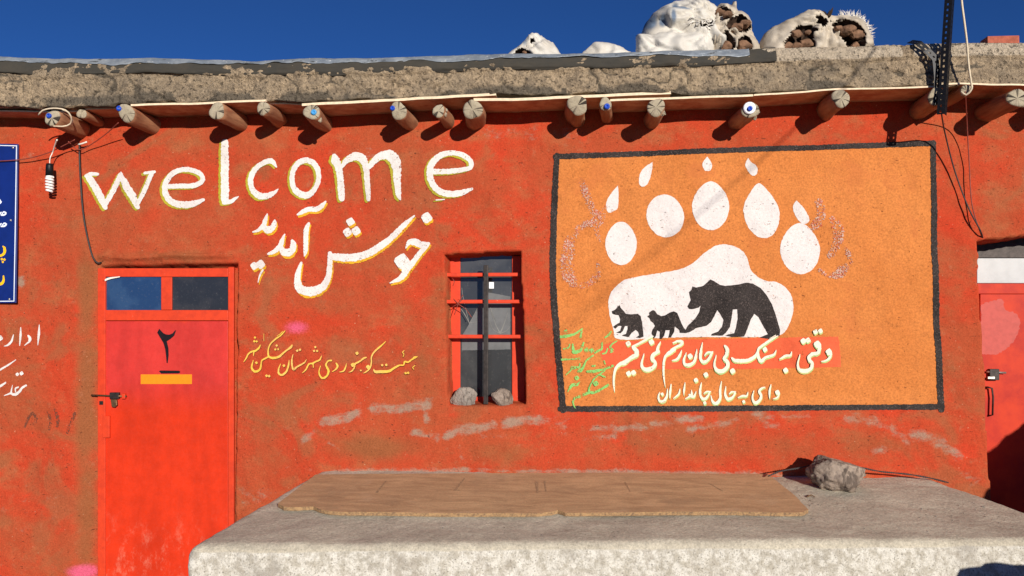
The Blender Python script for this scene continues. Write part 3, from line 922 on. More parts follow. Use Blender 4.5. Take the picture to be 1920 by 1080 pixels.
MC_ = """455,405 480,385 475,365 500,345 518,337 540,350 560,380 600,400 640,390 690,362 730,350 765,365 790,430 820,500 850,545 845,572 790,570 785,540 740,505 735,560 700,618 672,618 680,590 690,540 645,545 630,600 600,635 583,630 585,560 560,545 545,600 525,630 515,625 515,600 500,580 510,540 535,500 520,470 490,450 480,420"""
MD_ = """92,350 125,335 150,310 155,290 165,300 172,280 185,310 215,345 240,375 290,380 360,375 390,400 405,460 415,560 420,610 380,625 340,620 375,595 365,560 340,540 300,570 265,615 195,600 240,580 255,530 255,500 230,500 210,550 185,575 135,570 180,550 195,500 160,500 130,530 108,510 130,490 175,465 180,430 165,390 130,385 100,375"""
for nm, txt in (('bear', MB_), ('bear_cub', MC_), ('bear_cub', MD_)):
    fill(nm, [(1130 + float(q.split(',')[0]) / 5.486, 520 + float(q.split(',')[1]) / 5.486) for q in txt.split()], MAT['black'], mural, 0.006, 5, 0.5)
TH = """1172 193 12 1090 230 25 990 285 22 935 312 26
930 318 36 970 365 52 972 410 52 920 440 46 880 470 42 830 508 52 780 522 40 725 580 30 705 680 25 705 780 20 712 852 6
875 280 30
880 635 30
938 625 29
1257 258 10 1228 320 30 1218 375 38
1235 370 38 1172 412 42 1160 465 46 1195 502 36 1180 552 42 1110 590 52 1050 570 40 1035 510 26 1062 398 8
1150 262 32"""
TI = """262 272 14 320 250 26 372 258 36 360 290 30 300 320 26 245 358 36
285 350 30 230 382 42 170 430 28 150 520 25 150 650 22 168 792 6
367 358 8 342 420 28 310 465 28 248 482 8
547 348 8 535 430 30 510 500 32 450 535 40 400 520 32 395 460 25 422 388 8
468 430 30
612 266 8 595 370 28 590 460 32 630 500 36 680 470 30 715 410 26 737 373 12
638 422 12 670 386 22 732 380 14
655 650 28
878 305 26 908 350 42 895 420 38 870 460 36 910 500 42 905 560 42 840 610 50 780 590 40 755 520 25 777 418 8
970 605 32
840 728 8 825 830 26 825 930 28 780 990 36 735 970 28 713 898 10
892 788 8 885 880 26 915 940 36 970 920 26 1007 858 16
932 882 10 960 855 20 1012 855 12
602 743 8 585 830 26 590 900 28 625 940 34 670 910 24 702 850 14
628 872 10 660 850 18 712 850 10
640 985 20
537 715 26
537 848 8 512 908 28 472 900 30 455 885 18
482 832 8 482 890 28 408 937 8
407 743 8 395 830 22 392 892 6
347 818 8 330 880 22 268 932 8
240 763 12 230 850 24 224 927 8
197 818 8 190 900 24 150 965 32 100 955 28 90 900 20 107 858 8
135 880 18"""
TJ = """-57 450 22 -17 480 40 123 480 40 210 440 36 250 390 28 265 340 28 330 290 28 420 230 25 497 188 10
255 385 30 270 460 36 300 490 40 340 450 30 400 430 28 450 410 26 477 358 8
342 350 28
400 220 8 470 180 8
657 375 8 642 420 26 590 425 32 560 440 25 513 467 8
588 598 30
795 250 32
850 240 30
940 140 28
1000 130 28
960 290 42
988 320 36 960 392 40 900 402 40 860 440 40 870 480 40 900 512 36 880 580 40 810 605 48 750 590 36 730 520 22 754 408 8
1095 378 38
1125 390 25 1110 440 28 1060 480 22 1003 492 8
137 855 8 120 900 22 70 902 26 18 922 8
88 970 19
342 798 10 300 810 22 270 850 28 295 890 30 285 940 30 235 985 38 200 960 28 190 900 18 207 838 8
412 767 10 395 850 25 395 932 8
490 860 28
512 870 18 490 920 22 438 937 8"""
b = Brush(); b2 = Brush()
TIs = TI.split('\n'); TJs = TJ.split('\n')
ni = next(i for i, l in enumerate(TIs) if l.startswith('840 728')); nj = next(i for i, l in enumerate(TJs) if l.startswith('137 855'))
for rows in (((1040, TH.split('\n')), (1220, TIs[:ni]), (1380, TJs[:nj])), ((1220, TIs[ni:]), (1380, TJs[nj:]))):
    b = Brush(); b2 = Brush()
    for bb, off, kw in ((b2, 0.005, dict(dx=0.6, dy=2.6)), (b, 0.0075, {})):
        for ox, ln in rows: bb.sheet(ox, 600, 6.355, '\n'.join(ln), off, **kw)
    b2.build('lettering_shade', MAT['mint'], mural)
    b.build('lettering', MAT['cream'], mural)
TG = """70 200 25 150 190 30 240 165 20 330 105 12
135 135 20
600 210 10 640 180 20 672 138 12
310 205 20 320 130 16
742 248 6 680 290 14 660 330 18 690 360 36 665 382 16
630 340 10 610 390 16 568 402 8
565 268 12 560 340 20 510 370 22 478 392 10
440 360 26
380 355 26
460 420 12 390 470 18
347 268 12 320 340 25 290 370 30 230 380 35 215 285 12
182 288 10 160 330 14 108 342 14
85 470 22 200 465 10 300 458 24
302 518 12 290 560 20 205 570 34
202 590 12 138 652 8
377 478 10 340 560 20 310 600 40 280 612 16
388 610 22 450 612 32 560 592 20 620 572 20 692 545 26
450 545 18 495 545 18
590 488 14 600 522 14
265 690 24
302 738 8 270 770 25 210 775 30 158 852 8
642 772 22 560 820 22 480 860 26 400 870 26 300 910 26 240 932 20 220 980 16 242 1052 8
410 860 25 415 800 12 470 700 12 530 650 14 602 598 8
490 755 28
540 650 12 600 680 16"""
b = Brush(); b.sheet(1040, 600, 6.355, TG, 0.006, rag=0.2, grow=1.0); b.build('lettering', MAT['green'], mural)
SC1 = """280 315 42 320 420 55 370 540 50 430 565 45 462 510 28
440 560 45 400 620 75 290 650 45 205 750 65 180 850 90 170 950 90 200 1050 85 270 1100 45 350 1080 45 410 1000 48 400 940 22
380 620 50 415 770 22"""
SC2 = """620 470 55 640 580 65 590 650 70 550 662 36
720 600 50 770 700 75 750 800 60 705 880 45
820 820 34 852 920 40 780 1000 75 700 1030 32 620 985 25"""
b = Brush(); b.sheet(1020, 260, 4, SC1, 0.006, rag=0.3); b.build('scribble', MAT['scribble'], mural)
b = Brush(); b.sheet(1380, 260, 4, SC2, 0.006, rag=0.3); b.build('scribble', MAT['scribble'], mural)

# ------------------------------------------------------------------ door
def panel(name, poly, mat, parent, y, thick, bevel=0.003):
    """a flat part cut to an outline (survey points on the plane y), with thickness"""
    bm = bmesh.new()
    vs = [bm.verts.new(W(p[0], p[1], y)) for p in poly]
    f = bm.faces.new(vs)
    r = bmesh.ops.extrude_face_region(bm, geom=[f])
    for v in r['geom']:
        if isinstance(v, bmesh.types.BMVert): v.co.y += thick
    bmesh.ops.recalc_face_normals(bm, faces=bm.faces)
    if bevel:
        bmesh.ops.bevel(bm, geom=list(bm.edges), offset=bevel, segments=2, affect='EDGES', profile=0.5)
    me = bpy.data.meshes.new(name); bm.to_mesh(me); bm.free(); me.materials.append(mat)
    o = bpy.data.objects.new(name, me); COL.objects.link(o); o.parent = parent
    return o
def rect(x0, y0, x1, y1): return [(x0, y0), (x1, y0), (x1, y1), (x0, y1)]
yd = 0.024
door = panel('door', rect(198, 602, 427, 1110), MAT['door'], house, yd, 0.015)
door['label'] = 'red metal door with two small panes and a black numeral'
# the frame: posts, head and rails, each butted to the next
for poly in (rect(183, 503, 197.4, 1110), rect(427.6, 501, 438, 1110)):
    panel('frame_post', poly, MAT['door_frame'], door, yd - 0.010, 0.026)
for poly in (rect(197.6, 503, 427.4, 519), rect(302, 519.4, 322, 581), rect(197.6, 581.4, 427.4, 601)):
    panel('frame_rail', poly, MAT['door_frame'], door, yd - 0.005, 0.021)
panel('pane', rect(197.6, 519, 302, 581.5), MAT['glass_blue'], door, yd + 0.006, 0.004, 0)
panel('pane', rect(322, 519, 427.5, 581.5), MAT['glass_dark'], door, yd + 0.006, 0.004, 0)
b = Brush(); b.stroke([[194, 527, 2.5], [206, 522, 3.5], [225, 519, 1.5]], 0.004, flat=yd - 0.006); b.build('tape', MAT['white_cord'], door)
num = [(1195, 545), (1180, 575), (1200, 610), (1225, 650), (1240, 700), (1247, 760), (1250, 803), (1258, 803), (1266, 745), (1264, 690), (1252, 640), (1280, 622), (1308, 597), (1322, 555), (1312, 560), (1295, 580), (1270, 590), (1245, 588), (1225, 578), (1208, 560)]
fill('numeral', [(x / 4, 480 + y / 4) for x, y in num], MAT['black_gloss'], door, 0.0015, 6, 0.1, flat=yd)
fill('numeral', [(x / 4, 480 + y / 4) for x, y in [(1192, 864), (1205, 858), (1345, 860), (1354, 870), (1345, 880), (1210, 882)]], MAT['black_gloss'], door, 0.0015, 6, 0.1, flat=yd)
fill('number_plate', rect(264, 702, 360, 720), MAT['orange_tag'], door, 0.001, 8, 0.15, flat=yd)
bolt = tube('bolt', [W(171, 741, yd - 0.02), W(237, 743, yd - 0.02)], 0.006, MAT['rust'], door)
panel('bolt_bracket', rect(205, 736, 222, 748), MAT['dark_metal'], door, yd - 0.028, 0.026)
panel('bolt_bracket', rect(228, 738, 234, 748), MAT['door_frame'], door, yd - 0.026, 0.024)
panel('padlock', [(207, 749), (218, 749), (219, 760), (215, 764), (209, 763)], MAT['rust'], door, yd - 0.034, 0.016)
panel('handle_plate', rect(192, 780, 205, 821), MAT['door_frame'], door, yd - 0.020, 0.020)
panel('handle_plate', rect(186, 752, 193, 759), MAT['dark_metal'], door, yd - 0.014, 0.010, 0.001)

# ------------------------------------------------------------------ window
yw = WIN_D - 0.035
window = panel('window', rect(841, 480, 863, 757), MAT['door_frame'], house, yw, 0.03)
window['label'] = 'small barred red window in a deep opening'
panel('frame_rail', rect(960, 480, 984, 757), MAT['door_frame'], window, yw, 0.03)
panel('frame_rail', rect(863.5, 744, 957.5, 757), MAT['door_frame'], window, yw, 0.03)
panel('frame_rail', rect(863.5, 466, 959.5, 478), MAT['door_frame'], window, yw, 0.03)
panel('pane', rect(863, 478.5, 960, 745), MAT['glass_win'], window, yw + 0.012, 0.005, 0)
# reflection painted as a paler patch on the middle of the pane
fill('pane_reflection', [(880, 607), (905, 562), (915, 548), (957, 556), (957, 655), (866, 657), (866, 630)], MAT['pane_reflection'], window, 0.0012, 8, 0.4, flat=yw + 0.012)
panel('sticker', rect(917, 529, 926, 541), MAT['white_cap'], window, yw + 0.010, 0.001, 0)
b = Brush()
for P in ([[866, 540, .8], [869, 560, .9], [880, 607, 1.0]], [[880, 607, .9], [905, 560, .6]], [[880, 605, .8], [900, 603, .5]], [[938, 625, 2.6], [930, 610, 1.2], [922, 588, .5]], [[938, 625, 2.6], [946, 605, 1.2], [952, 586, .5]],
          [[938, 625, 2], [925, 618, .8], [917, 600, .4]], [[938, 625, 2], [950, 620, .8], [957, 612, .4]], [[919, 575, 1.4], [924, 590, .7], [930, 600, .3]], [[865, 580, 1.2], [872, 590, 1.5], [880, 606, .6]]):
    b.stroke(P, 0.003, flat=yw + 0.012, step=4)
b.build('crack', MAT['crack'], window)
ybar = 0.075
for (xa, ya, xb, yb2) in ((841, 516, 990, 514), (841, 567, 992, 564), (840, 632, 994, 630)):
    p, q = W(xa, ya, ybar), W(xb, yb2, ybar)
    bar = box_obj('window_bar', (p.x - 0.02, ybar - 0.010, -0.0125), (q.x, ybar + 0.010, 0.0125), MAT['door_frame'], window, 0.006)
    bar.location.z = (p.z + q.z) / 2
ptop, pbot = W(911, 497, ybar - 0.03), W(912, 757, ybar - 0.03)
box_obj('upright_bar', (ptop.x - 0.016, ybar - 0.034, pbot.z - 0.004), (ptop.x + 0.016, ybar - 0.014, ptop.z), MAT['dark_metal'], window, 0.004)
for P in ([(850, 560), (862, 572), (874, 580), (884, 595)], [(868, 553), (860, 568), (852, 590)], [(847, 576), (858, 570), (866, 562)], [(848, 522), (852, 528), (849, 536)]):
    tube('tie_wire', [W(x, y, ybar - 0.014 - 0.004 * (i % 2)) for i, (x, y) in enumerate(P)], 0.0024, MAT['red_cable'], window, res=0.02)

# ------------------------------------------------------------------ the second doorway at the right
yf = FAR_D - 0.03
fdoor = panel('door', rect(1838, 535, 2130, 1130), MAT['door_far'], house, yf, 0.02)
fdoor['label'] = 'crimson door deep in the right-hand doorway'
panel('transom', rect(1832, 484, 2130, 531), MAT['pale'], fdoor, yf - 0.004, 0.02)
panel('frame_rail', rect(1832, 531.5, 2130, 551), MAT['door_far'], fdoor, yf - 0.012, 0.03)
panel('frame_rail', rect(1800, 440, 2130, 483.5), MAT['dark_metal'], fdoor, yf - 0.012, 0.03)  # dark colour stands in for the lintel's shadow above the transom
fill('repaint', [(1840, 570), (1860, 565), (1880, 562), (1884, 580), (1905, 588), (1912, 610), (1900, 640), (1875, 662), (1850, 664), (1838, 655)], MAT['pink'], fdoor, 0.001, 8, 3.0, smooth_curve=True, flat=yf)
panel('bolt_bracket', rect(1856, 692, 1874, 713), MAT['dark_metal'], fdoor, yf - 0.03, 0.03)
panel('bolt_bracket', rect(1852, 706, 1866, 711), MAT['steel'], fdoor, yf - 0.045, 0.012)
tube('bolt', [W(1850, 697, yf - 0.02), W(1886, 699, yf - 0.02)], 0.007, MAT['steel'], fdoor)
tube('handle', [W(1848, 726, yf), W(1852, 726, yf - 0.03), W(1860, 728, yf - 0.03), W(1862, 745, yf - 0.03), W(1861, 778, yf - 0.03), W(1852, 780, yf)], 0.006, MAT['dark_metal'], fdoor)

# ------------------------------------------------------------------ roof edge
EY = -0.295          # front of the mud fascia
def table(pts):
    xs_, ys_ = zip(*pts)
    wx = [W(x, y, EY).x for x, y in pts]; wz = [W(x, y, EY).z for x, y in pts]
    return lambda x: np.interp(x, wx, wz)
ztop = table([(-100, 108), (0, 108), (100, 111), (200, 112), (330, 112), (400, 113), (480, 117), (560, 113), (700, 110), (800, 106), (960, 104), (1150, 101), (1300, 97), (1400, 93), (1420, 90), (1550, 85), (1640, 82), (1700, 80), (1800, 79), (1920, 77), (2250, 68)])
zbot = table([(-100, 200), (0, 197), (80, 200), (150, 199), (250, 192), (480, 186), (570, 191), (700, 184), (930, 176), (1190, 173), (1300, 177), (1440, 172), (1580, 163), (1750, 160), (1920, 157), (2250, 145)])
x0 = W(-460, 150, EY).x; x1 = W(2230, 150, EY).x
us = np.arange(x0, x1, 0.010)
NP = 46
def prof(u, s):
    """s: 0..1 underside from the wall to the edge, 1..2 face upwards, 2..3 roof top backwards"""
    zt = ztop(u) + 0.006 * (noise2(u * 9, u * 0, 51) - 0.5); zb = zbot(u) + 0.016 * (noise2(u * 14, u * 0 + 3, 53) - 0.5)
    r = 0.035
    ey = EY - 0.03 * (noise2(u * 2.2, u * 0 + 7, 57) - 0.5)
    a = np.clip(s, 0, 1); b_ = np.clip(s - 1, 0, 1); c = np.clip(s - 2, 0, 1)
    y = (1 - a) * 0.25 + a * ey
    z = zb + (zt - zb) * b_
    # round the upper shoulder
    k = np.clip((b_ - 0.72) / 0.28, 0, 1)
    y = y + r * (k ** 2.2)
    y = y + c * 4.0
    z = z + c * 0.02
    return y, z, b_
ss = np.concatenate([np.linspace(0, 1, 8), np.linspace(1, 2, 30)[1:], np.array([2.004, 2.012, 2.03, 2.06, 2.12, 2.25, 2.5, 3.0])])
U, S_ = np.meshgrid(us, ss, indexing='ij')
py_, pz_, pb_ = prof(U, S_)
face = ((S_ > 1.0) & (S_ < 2.02)).astype(float)
d = 0.034 * (fbm2(U * 6, pz_ * 9, 61, 4) - 0.5) + 0.018 * (fbm2(U * 28, pz_ * 34, 65, 3, 0.65) - 0.5)
crack = np.abs(fbm2(U * 3.0, pz_ * 5.0 + U * 0.6, 71, 3) - 0.5)
d = d + 0.020 * np.exp(-(crack / 0.012) ** 2) * sstep(0.42, 0.62, noise2(U * 1.7, pz_ * 3, 77))
# the ledge between the body of the mud and its upper coat
led = 0.62 + 0.10 * (noise2(U * 2.5, U * 0, 79) - 0.5)
d = d - 0.012 * sstep(led - 0.02, led + 0.03, pb_) * face
py2 = py_ + d * face
crm = sstep(W(1400, 90, EY).x, W(1440, 90, EY).x, U) * sstep(0.60, 0.74, pb_) * (1 - 0.8 * sstep(W(1690, 90, EY).x, W(1694, 90, EY).x, U) * (1 - sstep(W(1710, 90, EY).x, W(1716, 90, EY).x, U)))
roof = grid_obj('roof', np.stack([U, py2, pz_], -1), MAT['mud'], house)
attr(roof, 'cream', crm)
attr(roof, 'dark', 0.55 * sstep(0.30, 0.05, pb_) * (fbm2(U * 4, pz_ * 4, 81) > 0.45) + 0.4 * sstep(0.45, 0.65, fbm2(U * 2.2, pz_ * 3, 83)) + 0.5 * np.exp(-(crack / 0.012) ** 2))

def drape(name, xa, xb, s_low, mat, off, seed, rag=0.06, wav=0.01):
    """a sheet lying over the shoulder of the roof edge"""
    u = np.arange(W(xa, 110, EY).x, W(xb, 110, EY).x, 0.010)
    n = 26
    low = s_low(u) + rag * (fbm2(u * 6, u * 0, seed, 4) - 0.5) * 2
    T = np.linspace(0, 1, n)
    Uu = np.repeat(u[:, None], n, 1)
    Ss = low[:, None] + (2.10 - low[:, None]) * T[None, :] ** 1.0
    Y_, Z_, B_ = prof(Uu, Ss)
    dd = wav * (fbm2(Uu * 5, Z_ * 26, seed + 4, 4, 0.6) - 0.5) * 2
    Y_ = Y_ - off - 0.014 * sstep(0.60, 0.7, B_) + dd * sstep(0, 0.2, 1 - T[None, :] * 0)
    Z_ = Z_ + (off * 0.9 + dd * 0.5) * sstep(0.85, 1.0, B_)
    o = grid_obj(name, np.stack([Uu, Y_, Z_], -1), mat, roof)
    sm = o.modifiers.new('thickness', 'SOLIDIFY'); sm.thickness = 0.002; sm.offset = -1
    return o
xc = W(700, 110, EY).x
drape('tar_felt', -455, 1458, lambda u: 1.68 - 0.06 * sstep(W(100, 110, EY).x, W(500, 110, EY).x, u) + 0.03 * sstep(W(1000, 110, EY).x, W(1440, 110, EY).x, u), MAT['tar'], 0.005, 101, rag=0.035)
drape('roof_sheet', -455, 1406, lambda u: 1.93 - 0.06 * noise2(u * 1.3, u * 0, 107), MAT['foil'], 0.012, 111, rag=0.07, wav=0.009)

# boards under the mud
def eave_board(pts, thick, y0=-0.303, y1=0.10):
    V = []; F = []; fm = []
    P = [W(x, y, y0) for x, y in pts]
    # finer spacing along x
    Q = []
    for a, c in zip(P[:-1], P[1:]):
        n = max(2, int((c - a).length / 0.04))
        for k in range(n): Q.append(a + (c - a) * k / n)
    Q.append(P[-1])
    for i, q in enumerate(Q):
        w1 = 0.004 * (noise2(q.x * 11, 0.5, 121) - 0.5); zt = q.z + 0.004 * (noise2(q.x * 8, 0.7, 123) - 0.5)
        V += [(q.x, y0 + w1, zt), (q.x, y0 + w1, zt - thick), (q.x, y1, q.z - thick), (q.x, y1, q.z)]
    for i in range(len(Q) - 1):
        for k in range(4):
            a = i * 4 + k; c = i * 4 + (k + 1) % 4
            F.append((a, c, c + 4, a + 4)); fm.append(1 if k == 1 else 0)
    F += [(0, 3, 2, 1), tuple((len(Q) - 1) * 4 + k for k in range(4))]; fm += [0, 0]
    return mesh_obj('eave_board', V, F, None, house, smooth=False, mats=[MAT['ply_edge'], MAT['ply_under']], fmat=fm)
eave_board([(-450, 206), (-80, 205), (80, 208), (160, 207)], 0.010, -0.20)
eave_board([(160, 203), (244, 200)], 0.010, -0.22)
eave_board([(245, 195), (370, 192), (500, 186)], 0.013)
eave_board([(500, 192), (568, 194)], 0.010, -0.25)
eave_board([(566, 194), (700, 187), (930, 174)], 0.016)
eave_board([(888, 184), (960, 184), (1100, 178), (1258, 171)], 0.017, -0.301)
eave_board([(1144, 186), (1260, 182), (1412, 177)], 0.013, -0.297)
eave_board([(1413.5, 177), (1500, 171), (1575, 165), (1660, 164), (1755, 161)], 0.010)
eave_board([(1757, 158), (1800, 155), (1925, 158), (2220, 152)], 0.010)

# log ends
def roof_log(px, py, r, dep=0.33, seed=0, knots=0, cut=0.0, drop=0.02):
    yE = -dep
    c = W(px, py, yE); R = r / FPX * (5.6 - dep)
    nS = 28; L = dep + 0.12
    V = []; F = []; fm = []
    ringsY = [0.0] + [L * k / 9 for k in range(1, 10)]
    # end cap: centre, two rings, rim
    V.append((0, 0.002, 0))
    def rad(a, y):
        return R * (1 + 0.07 * math.sin(2 * a + seed) + 0.06 * math.sin(3 * a + 2 * seed) + 0.12 * (float(noise2(math.cos(a) * 2 + seed * 3.1 + 9, y * 12 + math.sin(a) * 2 + 5, 131)) - 0.5)) * (1 + 0.10 * y / L)
    lay = []
    for q in (0.45, 0.85, 1.0):
        base = len(V); lay.append(base)
        for k in range(nS):
            a = 2 * math.pi * k / nS; rr = rad(a, 0) * q
            yy = 0.004 * (float(noise2(rr * 150 * math.cos(a) + seed, rr * 150 * math.sin(a), 137)) - 0.5) + (0.006 if q == 1.0 else 0) + cut * rr * math.sin(a)
            V.append((rr * math.cos(a), yy, rr * math.sin(a)))
    for k in range(nS):
        F.append((0, lay[0] + k, lay[0] + (k + 1) % nS)); fm.append(1)
    for i in (0, 1):
        for k in range(nS):
            k2 = (k + 1) % nS
            F.append((lay[i] + k, lay[i + 1] + k, lay[i + 1] + k2, lay[i] + k2)); fm.append(1)
    prev = lay[2]
    for y in ringsY[1:]:
        base = len(V)
        for k in range(nS):
            a = 2 * math.pi * k / nS; rr = rad(a, y)
            V.append((rr * math.cos(a) + 0.012 * math.sin(y * 9 + seed) - 0.012 * math.sin(seed), y + cut * rr * math.sin(a) * max(0, 1 - y * 6), rr * math.sin(a) - drop * 0 * y))
        for k in range(nS):
            k2 = (k + 1) % nS
            F.append((prev + k, base + k, base + k2, prev + k2)); fm.append(0)
        prev = base
    o = mesh_obj('roof_log', V, F, None, house, mats=[MAT['bark'], MAT['end']], fmat=fm)
    o.location = c
    for _ in range(knots):
        a = random.uniform(-1.2, 0.5); rr = R
        bm = bmesh.new(); bmesh.ops.create_icosphere(bm, subdivisions=2, radius=R * 0.32)
        for v in bm.verts: v.co *= 0.8 + 0.5 * random.random()
        me = bpy.data.meshes.new('knot'); bm.to_mesh(me); bm.free(); me.materials.append(MAT['end'])
        ko = bpy.data.objects.new('knot', me); COL.objects.link(ko); ko.parent = o
        ko.location = (rr * math.cos(a), random.uniform(0.02, 0.10), rr * math.sin(a))
    return o, R
def cap(log, px, py, log_px, log_py, r, mat, R):
    dx = (px - log_px) / FPX * 5.27; dz = -(py - log_py) / FPX * 5.27
    rr = r / FPX * 5.27
    V = []; F = []; n = 14
    for y, q in ((0.003, 1.0), (-0.010, 1.0), (-0.014, 0.8), (-0.014, 0.45), (-0.008, 0.35)):
        for k in range(n):
            a = 2 * math.pi * k / n
            V.append((rr * q * math.cos(a), y, rr * q * math.sin(a)))
    for i in range(4):
        for k in range(n):
            F.append((i * n + k, i * n + (k + 1) % n, (i + 1) * n + (k + 1) % n, (i + 1) * n + k))
    F.append(tuple(4 * n + k for k in range(n)))
    o = mesh_obj('cap', V, F, mat, log)
    o.location = (dx, 0, dz)
    return o
logs = [(97, 221, 16, .35, 0), (152, 213, 10, .24, 0), (236, 212, 17, .34, 0), (406, 208, 16, .35, 0), (493, 203, 13, .30, 0), (584, 210, 16, .33, 1), (747, 207, 16, .33, 0), (822, 208, 12, .31, 2),
        (886, 205, 18, .32, 0), (1083, 197, 18, .30, 0), (1135, 195, 12, .30, 0), (1230, 201, 16, .31, 1), (1407, 206, 15, .32, 2), (1577, 184, 16, .33, 0), (1757, 181, 16, .36, 0), (1812, 169, 10, .36, 0), (1908, 184, 17, .36, 1)]
LOG = []
for i, (px, py, r, dep, kn) in enumerate(logs):
    LOG.append(roof_log(px, py, r, dep if i in (1,) else max(dep - 0.015, 0.322 + 0.006 * (i % 3)), i * 1.7, kn, cut=random.uniform(-0.35, 0.1)))
for i, px, py, r, m in ((0, 92, 217, 5, 'blue_cap'), (2, 223, 203, 5.5, 'blue_cap'), (5, 589, 211, 5.5, 'sky_cap'), (6, 736, 203, 4.8, 'blue_cap'), (10, 1138, 200, 5.5, 'blue_cap'), (12, 1405, 203, 11.5, 'white_cap'), (12, 1405, 205, 4.8, 'blue_cap')):
    c = cap(LOG[i][0], px, py, logs[i][0], logs[i][1], r, MAT[m], LOG[i][1])
    if i == 12 and m == 'blue_cap': c.location.y -= 0.014
for px, seed in ((2010, 3), (2120, 4), (-90, 5), (-230, 6), (-370, 7)):
    roof_log(px, 178 if px > 0 else 214, 15, .33, seed)

# ------------------------------------------------------------------ bench
cBL, cFL, cFR, cBR = G(590, 889), G(346, 1026), G(2085, 1012), G(1745, 899)
def bench_map(u, v):       # u 0..1 left to right, v 0 (wall) .. 1 (front)
    x = (1 - v) * ((1 - u) * cBL.x + u * cBR.x) + v * ((1 - u) * cFL.x + u * cFR.x)
    y = (1 - v) * ((1 - u) * 0.03 + u * 0.03) + v * ((1 - u) * cFL.y + u * cFR.y)
    return x, y
nu_, nv_, nz_ = 230, 76, 46
LX, LY, LZ, RR = 4.6, 1.36, 0.78, 0.055
V = []; F = []
def sheet(nu, nv, fn):
    base = len(V)
    for i in range(nu + 1):
        for j in range(nv + 1):
            V.append(fn(i / nu, j / nv))
    for i in range(nu):
        for j in range(nv):
            a = base + i * (nv + 1) + j
            F.append((a, a + nv + 1, a + nv + 2, a + 1))
sheet(nu_, nv_, lambda a, c: (a * LX, c * LY, 0.0))                        # top
sheet(nu_, nz_, lambda a, c: (a * LX, LY, -c * LZ))                        # front
sheet(nv_, nz_, lambda a, c: (0.0, a * LY, -c * LZ))                       # left end
sheet(nv_, nz_, lambda a, c: (LX, a * LY, -c * LZ))                        # right end
P = np.array(V, float)
lo = np.array([RR, -9, -99]); hi = np.array([LX - RR, LY - RR, -RR])
inner = np.clip(P, lo, hi); dv = P - inner; ln = np.linalg.norm(dv, axis=1); ln[ln < 1e-9] = 1
N = dv / ln[:, None]
P = inner + N * RR
# fall away at the worn left front corner
nse = (0.024 + 0.016 * N[:, 1]) * (fbm2(P[:, 0] * 2.4 + P[:, 2] * 2, P[:, 1] * 2.4 - P[:, 2] * 2.1, 141, 4) - 0.5) + (0.005 + 0.010 * np.abs(N[:, 1])) * (fbm2(P[:, 0] * 16 + P[:, 2] * 13, P[:, 1] * 16 - P[:, 2] * 11, 145, 3, 0.6) - 0.5)
P = P + N * nse[:, None]
lime = np.clip(N[:, 1], 0, 1) * 0.9 + np.clip(-N[:, 0], 0, 1) * 0.6
lime = lime * sstep(0.005, 0.06, -P[:, 2]) + 0.25 * sstep(0.9, 1.0, P[:, 1] / LY) * 0.4
u = P[:, 0] / LX; v = P[:, 1] / LY
bx, by = bench_map(u, v)
bz = BZ0 + BSL * by + P[:, 2] + 0
P2 = np.stack([bx, by, np.maximum(bz, -0.02)], -1)
bench = mesh_obj('masonry_bench', P2, F, MAT['bench'])
bm = bmesh.new(); bm.from_mesh(bench.data); bmesh.ops.remove_doubles(bm, verts=bm.verts, dist=0.0004)
bmesh.ops.recalc_face_normals(bm, faces=bm.faces)
lay = None
bm.to_mesh(bench.data); bm.free()
co = np.zeros(len(bench.data.vertices) * 3, np.float32); bench.data.vertices.foreach_get('co', co); co = co.reshape(-1, 3)
# limewash: on the front and end faces, up to just over the edge
from mathutils import kdtree
kd = kdtree.KDTree(len(P2))
for i, p in enumerate(P2): kd.insert(p, i)
kd.balance()
attr(bench, 'lime', [lime[kd.find(Vector(c))[1]] for c in co])
tag(bench, 'wide concrete bench with whitewashed front standing against the red wall', 'bench')

